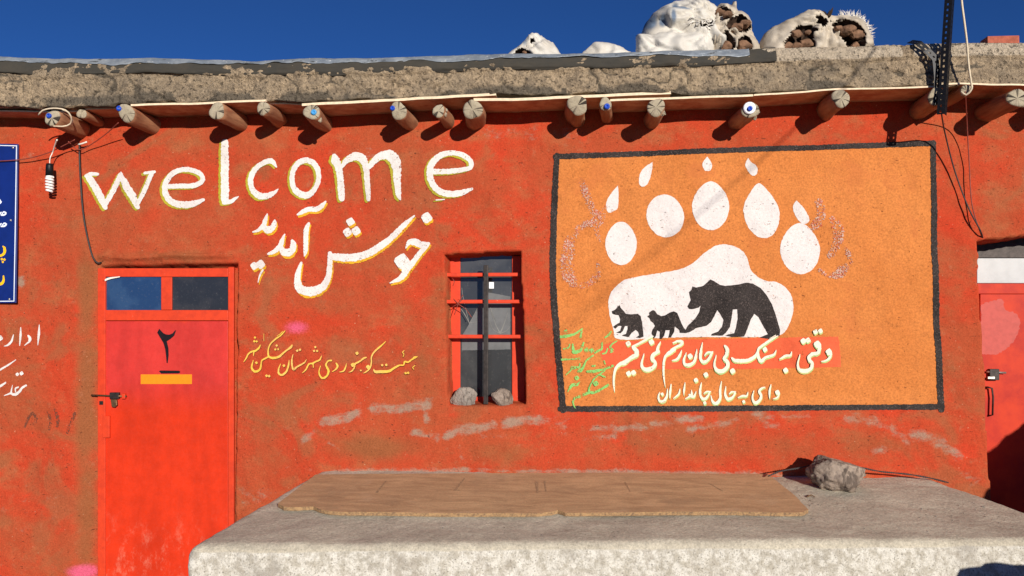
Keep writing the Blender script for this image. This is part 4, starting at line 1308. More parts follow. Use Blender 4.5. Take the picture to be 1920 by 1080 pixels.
# the board on it
outl = [(592, 890), (560, 915), (521, 944), (532, 950), (560, 951), (588, 950), (598, 955), (618, 959), (640, 961), (720, 961), (820, 961), (930, 961), (1010, 961), (1036, 958), (1046, 955), (1060, 960), (1150, 960), (1260, 959), (1380, 959), (1470, 961), (1505, 960), (1516, 955), (1490, 928), (1462, 906), (1440, 889), (1200, 886), (900, 888), (700, 889)]
def slab(name, outl, mats, thick, lift):
    P = [G(x, y, lift) for x, y in outl]
    Q = []
    for i in range(len(P)):
        a, c = P[i], P[(i + 1) % len(P)]
        n = max(1, int((c - a).length / 0.025))
        for k in range(n):
            q = a + (c - a) * k / n
            Q.append(Vector((q.x + random.uniform(-.002, .002), q.y + random.uniform(-.0025, .0025))))
    nb = len(Q)
    xs2 = [q.x for q in Q]; ys2 = [q.y for q in Q]
    pts = list(Q)
    def ins(x, y):
        r = False
        for i in range(nb):
            a, c = Q[i], Q[(i + 1) % nb]
            if (a.y > y) != (c.y > y) and x < (c.x - a.x) * (y - a.y) / (c.y - a.y + 1e-12) + a.x: r = not r
        return r
    for x in np.arange(min(xs2), max(xs2), 0.05):
        for y in np.arange(min(ys2), max(ys2), 0.05):
            if ins(x, y): pts.append(Vector((x, y)))
    r = delaunay_2d_cdt(pts, [], [list(range(nb))], 1, 1e-6)
    n = len(r[0])
    zf = lambda p: BZ0 + BSL * p[1] + lift + 0.010 * (float(noise2(p[0] * 1.6, p[1] * 2, 151)) - 0.5)
    V = [(p[0], p[1], zf(p)) for p in r[0]] + [(p[0], p[1], zf(p) - thick) for p in r[0]]
    F = [tuple(f) for f in r[2]]; fm = [0] * len(F)
    F += [tuple(n + i for i in f[::-1]) for f in r[2]]; fm += [0] * len(r[2])
    from collections import Counter
    ec = Counter()
    for f in r[2]:
        for i in range(len(f)): ec[tuple(sorted((f[i], f[(i + 1) % len(f)])))] += 1
    for f in r[2]:
        for i in range(len(f)):
            a, c = f[i], f[(i + 1) % len(f)]
            if ec[tuple(sorted((a, c)))] == 1:
                F.append((c, a, a + n, c + n)); fm.append(1)
    return mesh_obj(name, V, F, None, None, smooth=False, mats=mats, fmat=fm)
board = slab('wooden_board', outl, [MAT['board'], MAT['board_edge']], 0.020, 0.030)
bmk = []
for (xa, ya, xb, yb_, w_) in ((706, 934, 724, 911, 5), (852, 931, 871, 907, 6), (846, 929, 862, 930, 4), (1006, 912, 1008, 934, 7), (1021, 911, 1024, 932, 4), (1172, 913, 1182, 931, 2.5), (1330, 915, 1356, 930, 3)):
    a_, c_ = G(xa, ya, 0.0), G(xb, yb_, 0.0); pp = (c_ - a_); pr = Vector((-pp.y, pp.x, 0)).normalized() * (w_ * 0.003 * 0.5)
    bmk.append((a_ - pr, a_ + pr, c_ + pr * 0.5, c_ - pr * 0.5))
mV = [(q.x, q.y, BZ0 + BSL * q.y + 0.030 + 0.010 * (float(noise2(q.x * 1.6, q.y * 2, 151)) - 0.5) + 0.0015) for quad in bmk for q in quad]
MAT['scuff'] = simple('dark_scuff', (0.34, 0.22, 0.125), 0.9, var=0.3, scale=60)
for i in range(len(bmk)):
    mesh_obj('scuff_mark', mV[i * 4:i * 4 + 4], [(0, 1, 2, 3)], MAT['scuff'], board, smooth=False)
tag(board, 'long weathered brown board with chipped edge lying on the concrete bench', 'board')

# ------------------------------------------------------------------ stones
def stone(name, loc, size, mat, seed, facets=6, lab=None, cat='stone', group=None, sink=0.12, rot=0):
    rnd = random.Random(seed)
    bm = bmesh.new(); bmesh.ops.create_icosphere(bm, subdivisions=5, radius=1)
    planes = [(Vector((rnd.gauss(0, 1), rnd.gauss(0, 1), rnd.gauss(0, .8))).normalized(), rnd.uniform(0.62, 0.88)) for _ in range(facets)]
    co = np.array([v.co for v in bm.verts])
    n1 = fbm2(co[:, 0] * 1.6 + seed * 3.1 + co[:, 2] * 1.1, co[:, 1] * 1.6 + co[:, 2] * 1.4, seed, 4)
    n2 = fbm2(co[:, 0] * 7 + co[:, 2] * 5, co[:, 1] * 7 - co[:, 2] * 6, seed + 5, 3, 0.6)
    for i, v in enumerate(bm.verts):
        p = v.co * (0.70 + 0.66 * n1[i])
        for (nn, dd) in planes:
            k = p.dot(nn) - dd
            if k > 0: p = p - nn * (k * 0.85)
        p = p * (1 + 0.13 * (n2[i] - 0.5))
        v.co = p
    zs_ = [v.co.z for v in bm.verts]; xs_ = [v.co.x for v in bm.verts]; ys_ = [v.co.y for v in bm.verts]
    for v in bm.verts:
        v.co.z = ((v.co.z - min(zs_)) / (max(zs_) - min(zs_)) - sink) * size[2] / (1 - sink)
        v.co.x = ((v.co.x - min(xs_)) / (max(xs_) - min(xs_)) - 0.5) * size[0]
        v.co.y = ((v.co.y - min(ys_)) / (max(ys_) - min(ys_)) - 0.5) * size[1]
        v.co.z = max(v.co.z, 0.0) if sink else v.co.z
    me = bpy.data.meshes.new(name); bm.to_mesh(me); bm.free(); me.materials.append(mat)
    me.polygons.foreach_set('use_smooth', np.ones(len(me.polygons), bool))
    o = bpy.data.objects.new(name, me); COL.objects.link(o); o.location = loc; o.rotation_euler.z = rot
    return tag(o, lab, cat, group)
g = G(1577, 925)
stone('stone', (g.x, g.y + 0.08, BZ0 + BSL * (g.y + 0.08) - 0.006), (0.35, 0.26, 0.205), MAT['stone'], 8, 2, 'large rough brown stone lying at the right end of the bench', 'stone')
ys_ = 0.055
zs1 = W(868, 763, 0.02).z + 0.002
stone('stone', (W(868, 750, 0.03).x, 0.060, zs1), (0.182, 0.09, 0.128), MAT['stone2'], 11, 4, 'smooth grey stone on the left of the window sill', 'stone', 'stones on the window sill')
stone('stone', (W(941, 750, 0.03).x, 0.050, zs1), (0.150, 0.085, 0.122), MAT['stone'], 23, 9, 'angular brown stone on the right of the window sill', 'stone', 'stones on the window sill')

# twisted wire behind the big stone
def twisted(name, pts, r, mat, turns):
    pts = catmull3([Vector(p) for p in pts], 0.012); n = len(pts)
    o = None; V = []; F = []; sd = 5
    for strand in (0, 1):
        base = len(V)
        for i, p in enumerate(pts):
            a = np.array(pts[min(i + 1, n - 1)]) - np.array(pts[max(i - 1, 0)]); t = Vector(a).normalized()
            s1 = t.cross(Vector((0, 0.3, 1))).normalized(); s2 = t.cross(s1).normalized()
            ph = turns * 2 * math.pi * i / n + strand * math.pi
            c = Vector(p) + s1 * (r * math.cos(ph)) + s2 * (r * math.sin(ph))
            for k in range(sd):
                q = 2 * math.pi * k / sd
                V.append(c + s1 * (r * 0.8 * math.cos(q)) + s2 * (r * 0.8 * math.sin(q)))
        for i in range(n - 1):
            for k in range(sd):
                F.append((base + i * sd + k, base + i * sd + (k + 1) % sd, base + (i + 1) * sd + (k + 1) % sd, base + (i + 1) * sd + k))
    return mesh_obj(name, V, F, mat)
def GB(px, py, d): return W(px, py, -d)
tw = twisted('twisted_wire', [GB(1440, 893, .16), GB(1462, 884, .15), GB(1495, 878, .14), GB(1530, 871, .14), GB(1575, 868, .14), GB(1612, 876, .14), GB(1650, 884, .12), GB(1700, 889, .10), GB(1742, 896, .08), GB(1778, 905, .06)], 0.0042, MAT['cable'], 42)
tag(tw, 'dark twisted wire arching behind the large stone on the bench', 'wire')
twg = tube('twig', [G(1513, 931, 0.006), G(1521, 928, 0.010), G(1528, 932, 0.006)], 0.005, MAT['rust'], None, 6, 0.003)
tag(twg, 'short brown twig lying on the bench in front of the large stone', 'twig')

# ------------------------------------------------------------------ sign
ysg = -0.03
sign = panel('wall_sign', [(-260, 262), (34, 270), (30, 568), (-260, 572)], MAT['blue_sign'], None, ysg, 0.012, 0.003)
tag(sign, 'blue enamel sign plate with white border at the left edge', 'sign')
b = Brush()
for P in ([[-256, 266, 1.6], [31, 273.5, 1.6]], [[31.2, 273, 1.6], [29, 420, 1.8], [26.4, 564.5, 1.6]], [[26.6, 564.6, 1.6], [-256, 568.2, 1.6]], [[-256, 266.5, 1.6], [-256, 568, 1.6]]):
    b.stroke(P, 0.0012, flat=ysg, step=20, rag=0.0)
b.build('border', MAT['sign_white'], sign)
SL = """-8 90 24
12 212 14 42 210 17 56 192 14 36 182 12 22 200 10
-6 205 16 12 188 13
12 316 14 42 314 17 60 296 14 40 286 12 24 304 10
-6 308 16 14 292 13"""
SY = """-20 590 18 20 582 22 42 555 24 42 515 24 28 500 12
18 618 11
42 622 11
28 644 10
-20 852 20 15 845 24 34 815 22 34 772 12"""
b = Brush(); b.sheet(0, 360, 4.91, SL, 0.0014, flat=ysg); b.build('lettering', MAT['sign_white'], sign)
b = Brush(); b.sheet(0, 360, 4.91, SY, 0.0014, flat=ysg); b.build('lettering', MAT['sign_yellow'], sign)
for (px, py) in ((24.5, 277), (20, 413), (17.5, 561)):
    c = W(px, py, ysg)
    V = []; F = []; n = 12
    for y, q in ((0, 1), (-0.003, 0.85), (-0.0045, 0.4)):
        for k in range(n): V.append((c.x + 0.008 * q * math.cos(6.2832 * k / n), ysg + y - 0.0005, c.z + 0.008 * q * math.sin(6.2832 * k / n)))
    for i in range(2):
        for k in range(n): F.append((i * n + k, i * n + (k + 1) % n, (i + 1) * n + (k + 1) % n, (i + 1) * n + k))
    F.append(tuple(2 * n + k for k in range(n)))
    mesh_obj('screw', V, F, MAT['steel'], sign)

# ------------------------------------------------------------------ hanging bulb and cables at the left
yb = -0.10
bt = W(93, 300, yb)
bulb = empty('hanging_bulb', bt, 'white spiral light bulb in a black holder hanging under the eaves', 'light bulb')
def rel(o): return hold(o, bulb)
rel(tube('bulb_holder', [W(93, 307, yb), W(93, 311, yb), W(93, 330, yb)], 0.021, MAT['black_metal'], None, 16, 0.026))
hel = []
for k in range(140):
    t = k / 139; a = t * 2 * math.pi * 5.2
    rr = 0.021 * (1 - 0.35 * max(0, t - 0.8) / 0.2)
    p = W(93, 332 + 28 * t, yb)
    hel.append((p.x + rr * math.cos(a), yb + rr * math.sin(a), p.z))
rel(tube('spiral_tube', hel, 0.0078, MAT['bulb'], None, 8))
rel(tube('bulb_base', [W(93, 328, yb), W(93, 334, yb)], 0.024, MAT['bulb'], None, 16))
rel(tube('cord', [W(107, 262, yb - .10), W(103, 272, yb - .05), W(99, 285, yb), W(94, 296, yb), W(93, 308, yb)], 0.005, MAT['white_cord'], None, 8, 0.003, res=0.01))
def cable(name, pts, r, mat, lab, cat='cable', group=None):
    return tag(tube(name, pts, r, mat, None, 7, res=0.02), lab, cat, group)
cable('electric_cable', [W(-30, 302, -.045), W(0, 302, -.045), W(40, 299, -.05), W(70, 293, -.06), W(94, 285, -.08), W(125, 270, -.10), W(140, 262, -.14)], 0.0035, MAT['red_cable'], 'thin red cable sagging from the sign to the leftmost logs', 'cable', 'cables on the wall')
cable('electric_cable', [W(128, 265, -.10), W(138, 275, -.06), W(150, 281, -.045), W(172, 270, -.06), W(200, 250, -.13), W(222, 230, -.22)], 0.0035, MAT['red_cable'], 'thin red cable tied between two logs left of the word welcome', 'cable', 'cables on the wall')
cable('electric_cable', [W(149, 268, -.03), W(149, 290, -.024), W(151, 340, -.024), W(156, 400, -.022), W(164, 445, -.020), W(174, 482, -.016), W(183, 493, -.012), W(190, 492, .01)], 0.0060, MAT['cable'], 'grey cable running down the wall to the corner of the door', 'cable', 'cables on the wall')
cable('electric_cable', [W(1765, 212, -.365), W(1772, 250, -.12), W(1790, 320, -.035), W(1815, 388, -.04), W(1838, 432, -.03), W(1843, 447, .02)], 0.0045, MAT['cable'], 'black cable running down from the steel post to the right doorway', 'cable', 'cables on the wall')
cable('electric_cable', [W(1810, 172, -.345), W(1813, 230, -.10), W(1817, 300, -.035), W(1822, 380, -.035), W(1836, 430, -.03), W(1842, 446, .02)], 0.0035, MAT['red_cable'], 'thin brown cable hanging from the small log to the right doorway', 'cable', 'cables on the wall')
tp = tube('tape_tie', [W(147, 271, -.035), W(155, 269, -.045), W(163, 266, -.05)], 0.006, MAT['white_cord'], None, 6, res=0.01)
tag(tp, 'scrap of white tape on the grey cable at the top of the wall', 'tape')
rp = cable('rope', [W(1799, -60, -.42), W(1803, 0, -.42), W(1808, 40, -.42), W(1813, 80, -.41), W(1816, 120, -.39), W(1821, 155, -.375), W(1822, 166, -.37), W(1812, 178, -.35), W(1802, 172, -.34)], 0.0062, MAT['rope'], 'pale rope hanging past the roof edge and tied to a small log', 'rope')
rp2 = cable('rope', [W(72, 216, -.34), W(80, 207, -.355), W(100, 203, -.355), (W(122, 206, -.34)), W(133, 218, -.31), W(132, 232, -.27), W(118, 237, -.28), W(100, 236, -.33)], 0.005, MAT['rope'], 'pale rope wound round the thick log at the left', 'rope')
cable('rope', [W(116, 205, -.35), W(128, 211, -.32), W(136, 226, -.27), W(135, 234, -.24)], 0.0045, MAT['rope'], 'second pale rope strand on the thick log at the left', 'rope')

# overhead cable: out of sight to the right, its shadow runs across the fascia and the mural
def along(p, t): return Vector(p) - SUN * t
A = W(1648, 82, EY - 0.01); B = W(1480, 250); C = W(1165, 525)
pts = [along(A + (A - B) * 2.2, 2.2), along(A, 3.2), along(B, 4.2), along(C, 8.5), along(C + (C - B) * 0.9, 13)]
oc = tube('overhead_cable', pts, 0.0055, MAT['cable'], None, 6, res=0.2)
tag(oc, 'black overhead cable strung out in front of the house', 'cable')

# ------------------------------------------------------------------ slotted steel post
def slotted(name, pts, wvec, mat, parent, pitch=0.034, slot=(0.014, 0.010)):
    """a perforated strip following pts, width along wvec"""
    P = [Vector(p) for p in pts]; L = [0]
    for a, c in zip(P[:-1], P[1:]): L.append(L[-1] + (c - a).length)
    def at(s):
        s = min(max(s, 0), L[-1])
        for i in range(len(P) - 1):
            if s <= L[i + 1] + 1e-9:
                return P[i] + (P[i + 1] - P[i]) * ((s - L[i]) / (L[i + 1] - L[i]))
    w = wvec.length / 2; d = wvec.normalized()
    n = int(L[-1] / pitch); V = []; F = []
    for i in range(n):
        s0 = i * pitch; ss_ = [s0, s0 + (pitch - slot[0]) / 2, s0 + (pitch + slot[0]) / 2, s0 + pitch]
        ws = [-w, -slot[1] / 2, slot[1] / 2, w]
        b0 = len(V)
        for s in ss_:
            for q in ws: V.append(at(s) + d * q)
        for a in range(3):
            for c in range(3):
                if a == 1 and c == 1: continue
                k = b0 + a * 4 + c
                F.append((k, k + 1, k + 5, k + 4))
    o = mesh_obj(name, V, F, mat, parent, smooth=False)
    sm = o.modifiers.new('thickness', 'SOLIDIFY'); sm.thickness = 0.003; sm.offset = 0
    return o
pb, ptp = W(1766, 216, -.37), W(1789, -120, -.37)
post = empty('slotted_post', pb, 'black slotted angle-iron post fixed to the right of the roof edge', 'post')
ax = (ptp - pb).normalized(); side = ax.cross(Vector((0, 1, 0))).normalized()
side = -side if side.x < 0 else side
f1 = (side * 0.80 + Vector((0, -0.6, 0))).normalized() * 0.040
f2 = (side * 0.62 + Vector((0, 0.78, 0))).normalized() * 0.040
mid = Vector((0, -0.03, 0))
hold(slotted('flange', [pb - f1 * 0.5 + mid, ptp - f1 * 0.5 + mid], f1, MAT['black_metal'], None), post)
hold(slotted('flange', [pb + f2 * 0.5 + mid + f1 * 0.04, ptp + f2 * 0.5 + mid + f1 * 0.04], f2, MAT['black_metal'], None), post)
hold(slotted('strap', [W(1706, 78, -.21), W(1722, 80, -.33), W(1738, 94, -.345), W(1754, 110, -.345), W(1757, 140, -.345), W(1757, 196, -.345)], Vector((0.036, 0, 0.018)), MAT['black_metal'], None), post)

# ------------------------------------------------------------------ things on the roof
def inflate(poly, yc, T, drop, seed, crum=0.02, spacing=0.012, necks=()):
    """a stuffed cloth body whose outline (survey points on the plane y = yc) is closed down to the roof"""
    P = [W(x, y, yc) for x, y in poly]
    P2_ = [(p.x, p.z) for p in P]
    P2_ = [(P2_[0][0], P2_[0][1] - drop)] + P2_ + [(P2_[-1][0], P2_[-1][1] - drop)]
    Q = []
    for i in range(len(P2_)):
        a = np.array(P2_[i]); c = np.array(P2_[(i + 1) % len(P2_)])
        n = max(1, int(np.linalg.norm(c - a) / spacing))
        for k in range(n): Q.append(a + (c - a) * k / n + np.array([random.uniform(-1, 1), random.uniform(-1, 1)]) * 0.002)
    Q = np.array(Q); nb = len(Q)
    gx, gz = np.meshgrid(np.arange(Q[:, 0].min(), Q[:, 0].max(), spacing), np.arange(Q[:, 1].min(), Q[:, 1].max(), spacing))
    gp = np.stack([gx.ravel(), gz.ravel()], -1)
    ins = np.zeros(len(gp), bool)
    for i in range(nb):
        x1_, y1_ = Q[i]; x2_, y2_ = Q[(i + 1) % nb]
        ins ^= ((y1_ > gp[:, 1]) != (y2_ > gp[:, 1])) & (gp[:, 0] < (x2_ - x1_) * (gp[:, 1] - y1_) / (y2_ - y1_ + 1e-12) + x1_)
    gp = gp[ins]
    dmin = np.min(np.linalg.norm(gp[:, None, :] - Q[None], axis=2), axis=1)
    gp = gp[dmin > spacing * 0.6]
    r = delaunay_2d_cdt([Vector(q) for q in Q] + [Vector(q) for q in gp], [], [list(range(nb))], 1, 1e-6)
    pts = np.array([(v[0], v[1]) for v in r[0]])
    dist = np.min(np.linalg.norm(pts[:, None, :] - Q[None], axis=2), axis=1)
    Rm = max(dist.max() * 0.8, 1e-3)
    h = T * np.sqrt(np.clip(1 - (1 - np.clip(dist / Rm, 0, 1)) ** 2, 0, 1))
    rid = np.abs(fbm2(pts[:, 0] * 7 + seed, pts[:, 1] * 7, seed, 2, 0.4) - 0.5) * 2
    rid2 = np.abs(fbm2(pts[:, 0] * 18 + pts[:, 1] * 9, pts[:, 1] * 14, seed + 9, 3) - 0.5) * 2
    edge = np.clip(dist / 0.03, 0, 1)
    crumple = (crum * 1.6 * (rid - 0.25) + crum * 0.3 * (rid2 - 0.25)) * edge
    k5 = 5.5 / FPX
    for (cs, am) in ((0.11, 0.50), (0.05, 0.22)):           # crumpled facets
        rr_ = np.random.RandomState(seed * 7 + int(cs * 1000))
        nP = max(4, int((pts[:, 0].max() - pts[:, 0].min()) * (pts[:, 1].max() - pts[:, 1].min()) / cs ** 2))
        C_ = np.stack([rr_.uniform(pts[:, 0].min(), pts[:, 0].max(), nP), rr_.uniform(pts[:, 1].min(), pts[:, 1].max(), nP)], -1)
        tl = rr_.uniform(-1, 1, (nP, 2)) * am
        D_ = np.hypot((pts[:, None, 0] - C_[None, :, 0]) * 1.0, (pts[:, None, 1] - C_[None, :, 1]) * 1.2)
        wgt = np.exp(-D_ / (cs * 0.07) + (D_.min(1) / (cs * 0.07))[:, None])
        pl = (pts[:, None, 0] - C_[None, :, 0]) * tl[None, :, 0] + (pts[:, None, 1] - C_[None, :, 1]) * tl[None, :, 1]
        crumple = crumple + (wgt * pl).sum(1) / wgt.sum(1) * edge
    for (nx_, ny_, amp, freq, reach) in necks:        # folds gathered towards a tie or a torn mouth
        c = W(nx_, ny_, yc); ddx = pts[:, 0] - c.x; ddz = pts[:, 1] - c.z
        rr = np.hypot(ddx, ddz); an = np.arctan2(ddz, ddx)
        ph = an * freq + 2.5 * fbm2(pts[:, 0] * 9, pts[:, 1] * 9, seed + 31, 3) * 2
        fold = (1 - np.abs(np.sin(ph * 0.5))) ** 1.5
        crumple = crumple + amp * (fold - 0.4) * np.exp(-rr / (reach * k5)) * np.clip(rr / (8 * k5), 0, 1) * edge
    n = len(pts); bd = dist < 1e-6
    V = [(pts[i, 0], yc - h[i] + crumple[i], pts[i, 1]) for i in range(n)] + [(pts[i, 0], yc + h[i] * 0.9 + crumple[i] * 0.7 + (0 if bd[i] else 0.002), pts[i, 1]) for i in range(n)]
    F = [tuple(f) for f in r[2]] + [tuple((i if bd[i] else n + i) for i in f[::-1]) for f in r[2]]
    front = pts.copy(); fy = yc - h + crumple
    return V, F, pts, h, len(r[2]), fy
def pin(x, y, poly):
    r = False
    for i in range(len(poly)):
        a, c = poly[i], poly[(i + 1) % len(poly)]
        if (a[1] > y) != (c[1] > y) and x < (c[0] - a[0]) * (y - a[1]) / (c[1] - a[1] + 1e-12) + a[0]: r = not r
    return r
def sack(poly, yc, T, mat, seed, lab, tint=None, crum=0.02, drop=0.12, group=None, name='sack', necks=(), holes=()):
    V, F, pts, h, nf, fy = inflate(poly, yc, T, drop, seed, crum, necks=necks)
    def surf(px, py):
        y = yc - T * 0.7
        for _ in range(4):
            w = W(px, py, y); k = int(np.argmin((pts[:, 0] - w.x) ** 2 + (pts[:, 1] - w.z) ** 2)); y = float(fy[k])
        return y
    polys = []; bowls = []
    for hp in holes:
        c2 = np.mean([(p[0], p[1]) for p in hp], axis=0)
        hp = [q[:2] for q in catmull([(p[0] + random.uniform(-1.2, 1.2), p[1] + random.uniform(-1.2, 1.2), 0) for p in hp + hp[:1]], 4.0)][:-1]
        ws = [W(p[0], p[1], surf(p[0], p[1])) for p in hp]
        polys.append([(w.x, w.z) for w in ws]); bowls.append(ws)
    keep = []
    for i, f in enumerate(F):
        if i < nf:
            cx = sum(V[k][0] for k in f) / len(f); cz = sum(V[k][2] for k in f) / len(f)
            if any(pin(cx, cz, pl) for pl in polys): continue
        keep.append(f)
    F = keep
    o = mesh_obj(name, V, F, mat)
    o.modifiers.new('cloth', 'SOLIDIFY').thickness = 0.004
    for ws in bowls:
        cc = sum(ws, Vector()) / len(ws); bV = []; bF = []; n = len(ws)
        for q, dy in ((1.10, 0.012), (0.95, 0.03), (0.7, 0.07), (0.0, 0.09)):
            for w in ws: bV.append(cc + (w - cc) * q + Vector((0, dy, 0)))
        for i in range(3):
            for k in range(n): bF.append((i * n + k, i * n + (k + 1) % n, (i + 1) * n + (k + 1) % n, (i + 1) * n + k))
        mesh_obj('opening', bV, bF, MAT['sack_in'], o)
    SURF[name] = surf
    a = np.zeros(len(V))
    if tint:
        k = 5.6 / FPX
        for (px, py, rx, ry, s) in tint:
            c = W(px, py, yc)
            q = s * np.exp(-((pts[:, 0] - c.x) / (rx * k)) ** 2 - ((pts[:, 1] - c.z) / (ry * k)) ** 2)
            a[:len(pts)] = np.maximum(a[:len(pts)], q)
    attr(o, 'tint', a)
    return tag(o, lab, 'sack', group or 'sacks on the roof')
SURF = {}
def clod(px, py, rpx, lab, seed, sq=0.8, sink=0.022):
    y = SURF['sack'](px, py) + sink
    c = W(px, py, y); r = rpx / FPX * (5.6 + y)
    return stone('fuel_cake', (c.x, c.y, c.z - r), (2.5 * r, 2 * r * sq, 2 * r * 0.8), MAT['clod'], seed, 16, lab, 'fuel cake', 'dried fuel cakes in the roof sacks', sink=0.0, rot=random.uniform(-.9, .9))
def spikes(name, anchors, mat, parent, length, width=0.004, seed=0, count=3):
    """frayed threads standing out of a torn edge; anchors: (x, y, dirx, diry) on the survey, plane y"""
    rnd = random.Random(seed); V = []; F = []
    for (px, py, dx, dy, y) in anchors:
        for _ in range(count):
            a = rnd.gauss(0, 0.45); l = length * rnd.uniform(0.5, 1.2)
            ddx = dx * math.cos(a) - dy * math.sin(a); ddy = dx * math.sin(a) + dy * math.cos(a)
            p = W(px + rnd.uniform(-3, 3), py + rnd.uniform(-2, 2), y + rnd.uniform(-.02, .02)); k = 5.5 / FPX
            m = p + Vector((ddx * l * 0.5 * k, rnd.uniform(-.01, .01), -ddy * l * 0.5 * k)); e = p + Vector(((ddx + rnd.uniform(-.3, .3)) * l * k, rnd.uniform(-.02, .02), -(ddy + rnd.uniform(-.3, .3)) * l * k))
            b0 = len(V); sx = Vector((-(e - p).z, 0, (e - p).x)).normalized() * width / 2; sy = Vector((0, width / 2, 0))
            V += [p + sx, p - sx * 0.5 + sy, p - sx * 0.5 - sy, m + sx * 0.8, m - sx * 0.4 + sy * 0.8, m - sx * 0.4 - sy * 0.8, e]
            for k2 in range(3):
                q = (k2 + 1) % 3
                F += [(b0 + k2, b0 + q, b0 + 3 + q, b0 + 3 + k2), (b0 + 3 + k2, b0 + 3 + q, b0 + 6)]
    return mesh_obj(name, V, F, mat, parent, smooth=False)

s1 = sack([(948, 106), (957, 99), (972, 90), (984, 78), (990, 69), (999, 63), (1012, 66), (1028, 76), (1040, 83), (1047, 95), (1056, 107)], -0.10, 0.12, MAT['sack_white'], 3, 'small white pointed sack alone on the roof edge', [(985, 84, 8, 18, .7)], 0.014,
          necks=((998, 66, .04, 11, 40), (985, 100, .03, 11, 30)), holes=[[(962, 103), (970, 92), (982, 90), (994, 96), (1000, 104), (984, 107)], [(992, 76), (998, 70), (1002, 76), (997, 80)]])
clod(983, 99, 6, 'small brown fuel cake in the mouth of the pointed sack', 31)
s2 = sack([(1088, 103), (1100, 92), (1114, 81), (1135, 82), (1150, 84), (1166, 90), (1182, 99), (1186, 104)], -0.10, 0.11, MAT['sack_white'], 7, 'low flat white sack between the pointed sack and the pile', None, 0.012, necks=((1184, 98, .03, 13, 60),))
s3 = sack([(1200, 80), (1203, 60), (1210, 44), (1222, 30), (1240, 17), (1262, 8), (1285, 3), (1300, 2), (1318, 4), (1338, 14), (1352, 25), (1366, 42), (1372, 62), (1374, 85)], 0.00, 0.20, MAT['sack_white'], 11,
          'big bulging white and grey-blue sack on top of the pile', [(1216, 54, 16, 20, 1.0), (1262, 28, 9, 16, .85), (1238, 55, 9, 16, .9), (1256, 52, 7, 18, .9), (1275, 36, 22, 5, .8), (1238, 30, 18, 10, .6), (1250, 42, 34, 26, .48)], 0.016,
          necks=((1312, 42, .045, 17, 60),), holes=[[(1308, 43), (1318, 36), (1332, 38), (1342, 44), (1332, 49), (1318, 49)]])
spikes('frayed_threads', [(1296 + 4 * (i % 5) + i * 2.2, 34 + 5 * (i % 3) + i * 0.5, math.cos(i * 2.4), math.sin(i * 2.4), -0.205) for i in range(14)], MAT['fray'], s3, 13, 0.007, 4, 4)
s4 = sack([(1192, 104), (1192, 67), (1215, 66), (1245, 61), (1280, 63), (1308, 62), (1328, 70), (1338, 84), (1338, 100)], -0.13, 0.12, MAT['sack_white'], 17, 'cream white sack lying under the big sack at the roof edge', [(1203, 74, 6, 8, .25)], 0.010,
          necks=((1330, 68, .035, 13, 60), (1196, 70, .03, 11, 40)))
s5 = sack([(1322, 100), (1324, 70), (1330, 44), (1340, 18), (1348, 9), (1362, 11), (1370, 12), (1375, 2), (1381, 6), (1382, 22), (1392, 24), (1402, 32), (1409, 45), (1410, 60), (1416, 72), (1424, 90), (1428, 100)], -0.10, 0.13, MAT['sack_tan'], 23,
          'torn pale sack spilling brown fuel cakes at the right of the pile', [(1370, 20, 10, 8, .8)], 0.014, necks=((1345, 58, .05, 15, 60), (1385, 64, .03, 12, 30)),
          holes=[[(1343, 17), (1352, 11), (1366, 14), (1375, 24), (1370, 34), (1354, 36)], [(1374, 33), (1390, 27), (1404, 38), (1409, 54), (1394, 60), (1366, 54), (1364, 44)], [(1350, 70), (1362, 60), (1374, 66), (1378, 80), (1374, 94), (1352, 94)], [(1383, 78), (1392, 68), (1404, 70), (1411, 82), (1408, 94), (1384, 94)], [(1330, 66), (1338, 62), (1342, 74), (1338, 90), (1332, 84)]])
for (px, py, r, lab, sd) in ((1352, 21, 10, 'reddish fuel cake at the top left of the torn sack', 41), (1366, 26, 9, 'dull brown fuel cake in the upper mouth of the torn sack', 42), (1397, 43, 11, 'brown fuel cake in the right mouth of the torn sack', 43),
                                (1380, 50, 12, 'tan fuel cake below the right mouth of the torn sack', 44), (1364, 84, 12, 'brown fuel cake in the lower middle hole of the torn sack', 45), (1398, 84, 13, 'dark brown fuel cake in the lower right hole of the torn sack', 46), (1336, 78, 7, 'brown fuel cake in the narrow slit of the torn sack', 47)):
    clod(px, py, r, lab, sd)
s6 = sack([(1420, 98), (1424, 80), (1433, 64), (1446, 52), (1464, 44), (1480, 38), (1496, 29), (1508, 22), (1520, 20), (1534, 22), (1544, 30), (1560, 34), (1580, 32), (1600, 33), (1616, 42), (1626, 56), (1630, 72), (1634, 92)], -0.10, 0.15, MAT['sack_tan'], 29,
          'grey-white sack with frayed torn mouth at the right end of the roof pile', [(1540, 34, 10, 7, .9), (1530, 70, 12, 14, .35), (1475, 70, 24, 10, .2)], 0.014, necks=((1540, 40, .05, 17, 60), (1530, 60, .03, 12, 30)),
          holes=[[(1470, 92), (1474, 76), (1484, 64), (1492, 52), (1504, 47), (1520, 50), (1534, 54), (1526, 64), (1524, 92)], [(1530, 33), (1540, 30), (1550, 36), (1552, 46), (1542, 48), (1532, 44)], [(1560, 44), (1578, 38), (1600, 39), (1617, 50), (1624, 68), (1620, 92), (1602, 94), (1588, 84), (1574, 68), (1564, 56)]])
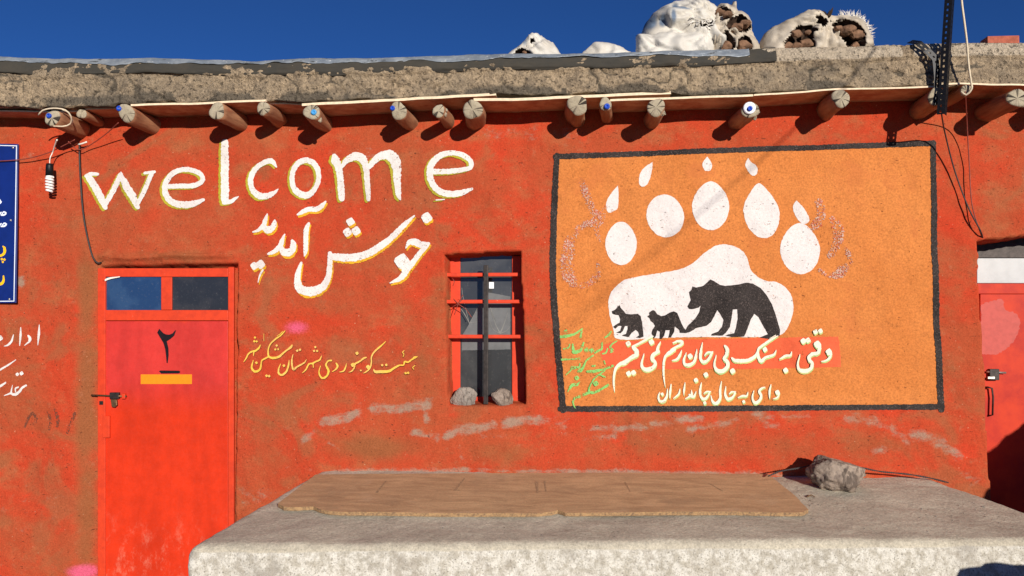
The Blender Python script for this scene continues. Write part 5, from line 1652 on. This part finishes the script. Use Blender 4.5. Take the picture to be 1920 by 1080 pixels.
for (px, py, r, lab, sd) in ((1494, 62, 10, 'round orange-brown fuel cake in the left hole of the frayed sack', 51), (1479, 84, 9, 'small reddish fuel cake at the bottom left hole of the frayed sack', 52), (1510, 80, 12, 'dark fuel cake at the bottom of the frayed sack', 53),
                                (1588, 54, 14, 'large brown fuel cake in the frayed right mouth', 54), (1608, 62, 13, 'tan fuel cake at the right side of the frayed mouth', 55), (1604, 84, 9, 'small grey fuel cake low in the frayed mouth', 56), (1496, 84, 8, 'dull fuel cake between two others in the left hole of the frayed sack', 57), (1514, 60, 6, 'small dark fuel cake high in the left hole of the frayed sack', 58), (1572, 52, 7, 'small fuel cake at the left edge of the frayed mouth', 59)):
    clod(px, py, r, lab, sd)
rim = []
for i in range(34):
    t = i / 33; a = math.radians(-115 + 150 * t)
    rim.append((1590 + 38 * math.cos(a), 66 + 36 * math.sin(a), math.cos(a), math.sin(a), -0.14))
spikes('frayed_threads', rim, MAT['fray'], s6, 13, 0.006, 8, 4)
spikes('torn_cloth', [(1545, 30, 0.1, -1, -0.2), (1540, 32, -0.4, -1, -0.2), (1552, 32, 0.5, -0.8, -0.2)], MAT['sack_in'], s6, 16, 0.03, 9, 2)
tag(box_obj('brick', tuple(W(1852, 84, -0.15)), tuple(W(1896, 76, -0.05)), MAT['brick'], None, 0.004), 'red brick lying on the roof right of the post', 'brick')

# ------------------------------------------------------------------ unseen stones added at the right to shade the far doorway and bench
stn = stone('shade_stone', (3.75, -1.75, 0), (0.9, 1.3, 1.62), MAT['stone'], 61, 9, 'tall unseen stone added to shade the far doorway', 'shade_stone', sink=0.1)

stone('shade_stone', (2.92, -2.45, 0), (1.2, 0.9, 0.92), MAT['stone'], 77, 6, 'low unseen stone added to shade the right of the bench front', 'shade_stone', sink=0.1)

rnd = random.Random(99); V = []; F = []
for _ in range(420):
    u_ = rnd.random() ** 0.55; v_ = rnd.random()
    x_, y_ = bench_map(0.04 + 0.92 * u_, 0.03 + 0.90 * v_)
    r_ = rnd.uniform(0.0018, 0.0050) * (1.6 if rnd.random() < 0.08 else 1)
    z_ = BZ0 + BSL * y_ + r_ * 0.2; b0 = len(V)
    for q in ((1, 0, 0), (-1, 0, 0), (0, 1, 0), (0, -1, 0), (0, 0, 1), (0, 0, -1)):
        V.append((x_ + q[0] * r_ * rnd.uniform(.7, 1.3), y_ + q[1] * r_ * rnd.uniform(.7, 1.3), z_ + q[2] * r_ * rnd.uniform(.6, 1.1)))
    for a, c, e in ((0, 2, 4), (2, 1, 4), (1, 3, 4), (3, 0, 4), (2, 0, 5), (1, 2, 5), (3, 1, 5), (0, 3, 5)):
        F.append((b0 + a, b0 + c, b0 + e))
gr = mesh_obj('grit', V, F, MAT['stone2'], None, smooth=False)
tag(gr, 'fine grey grit scattered over the concrete bench top', 'grit', kind='stuff')
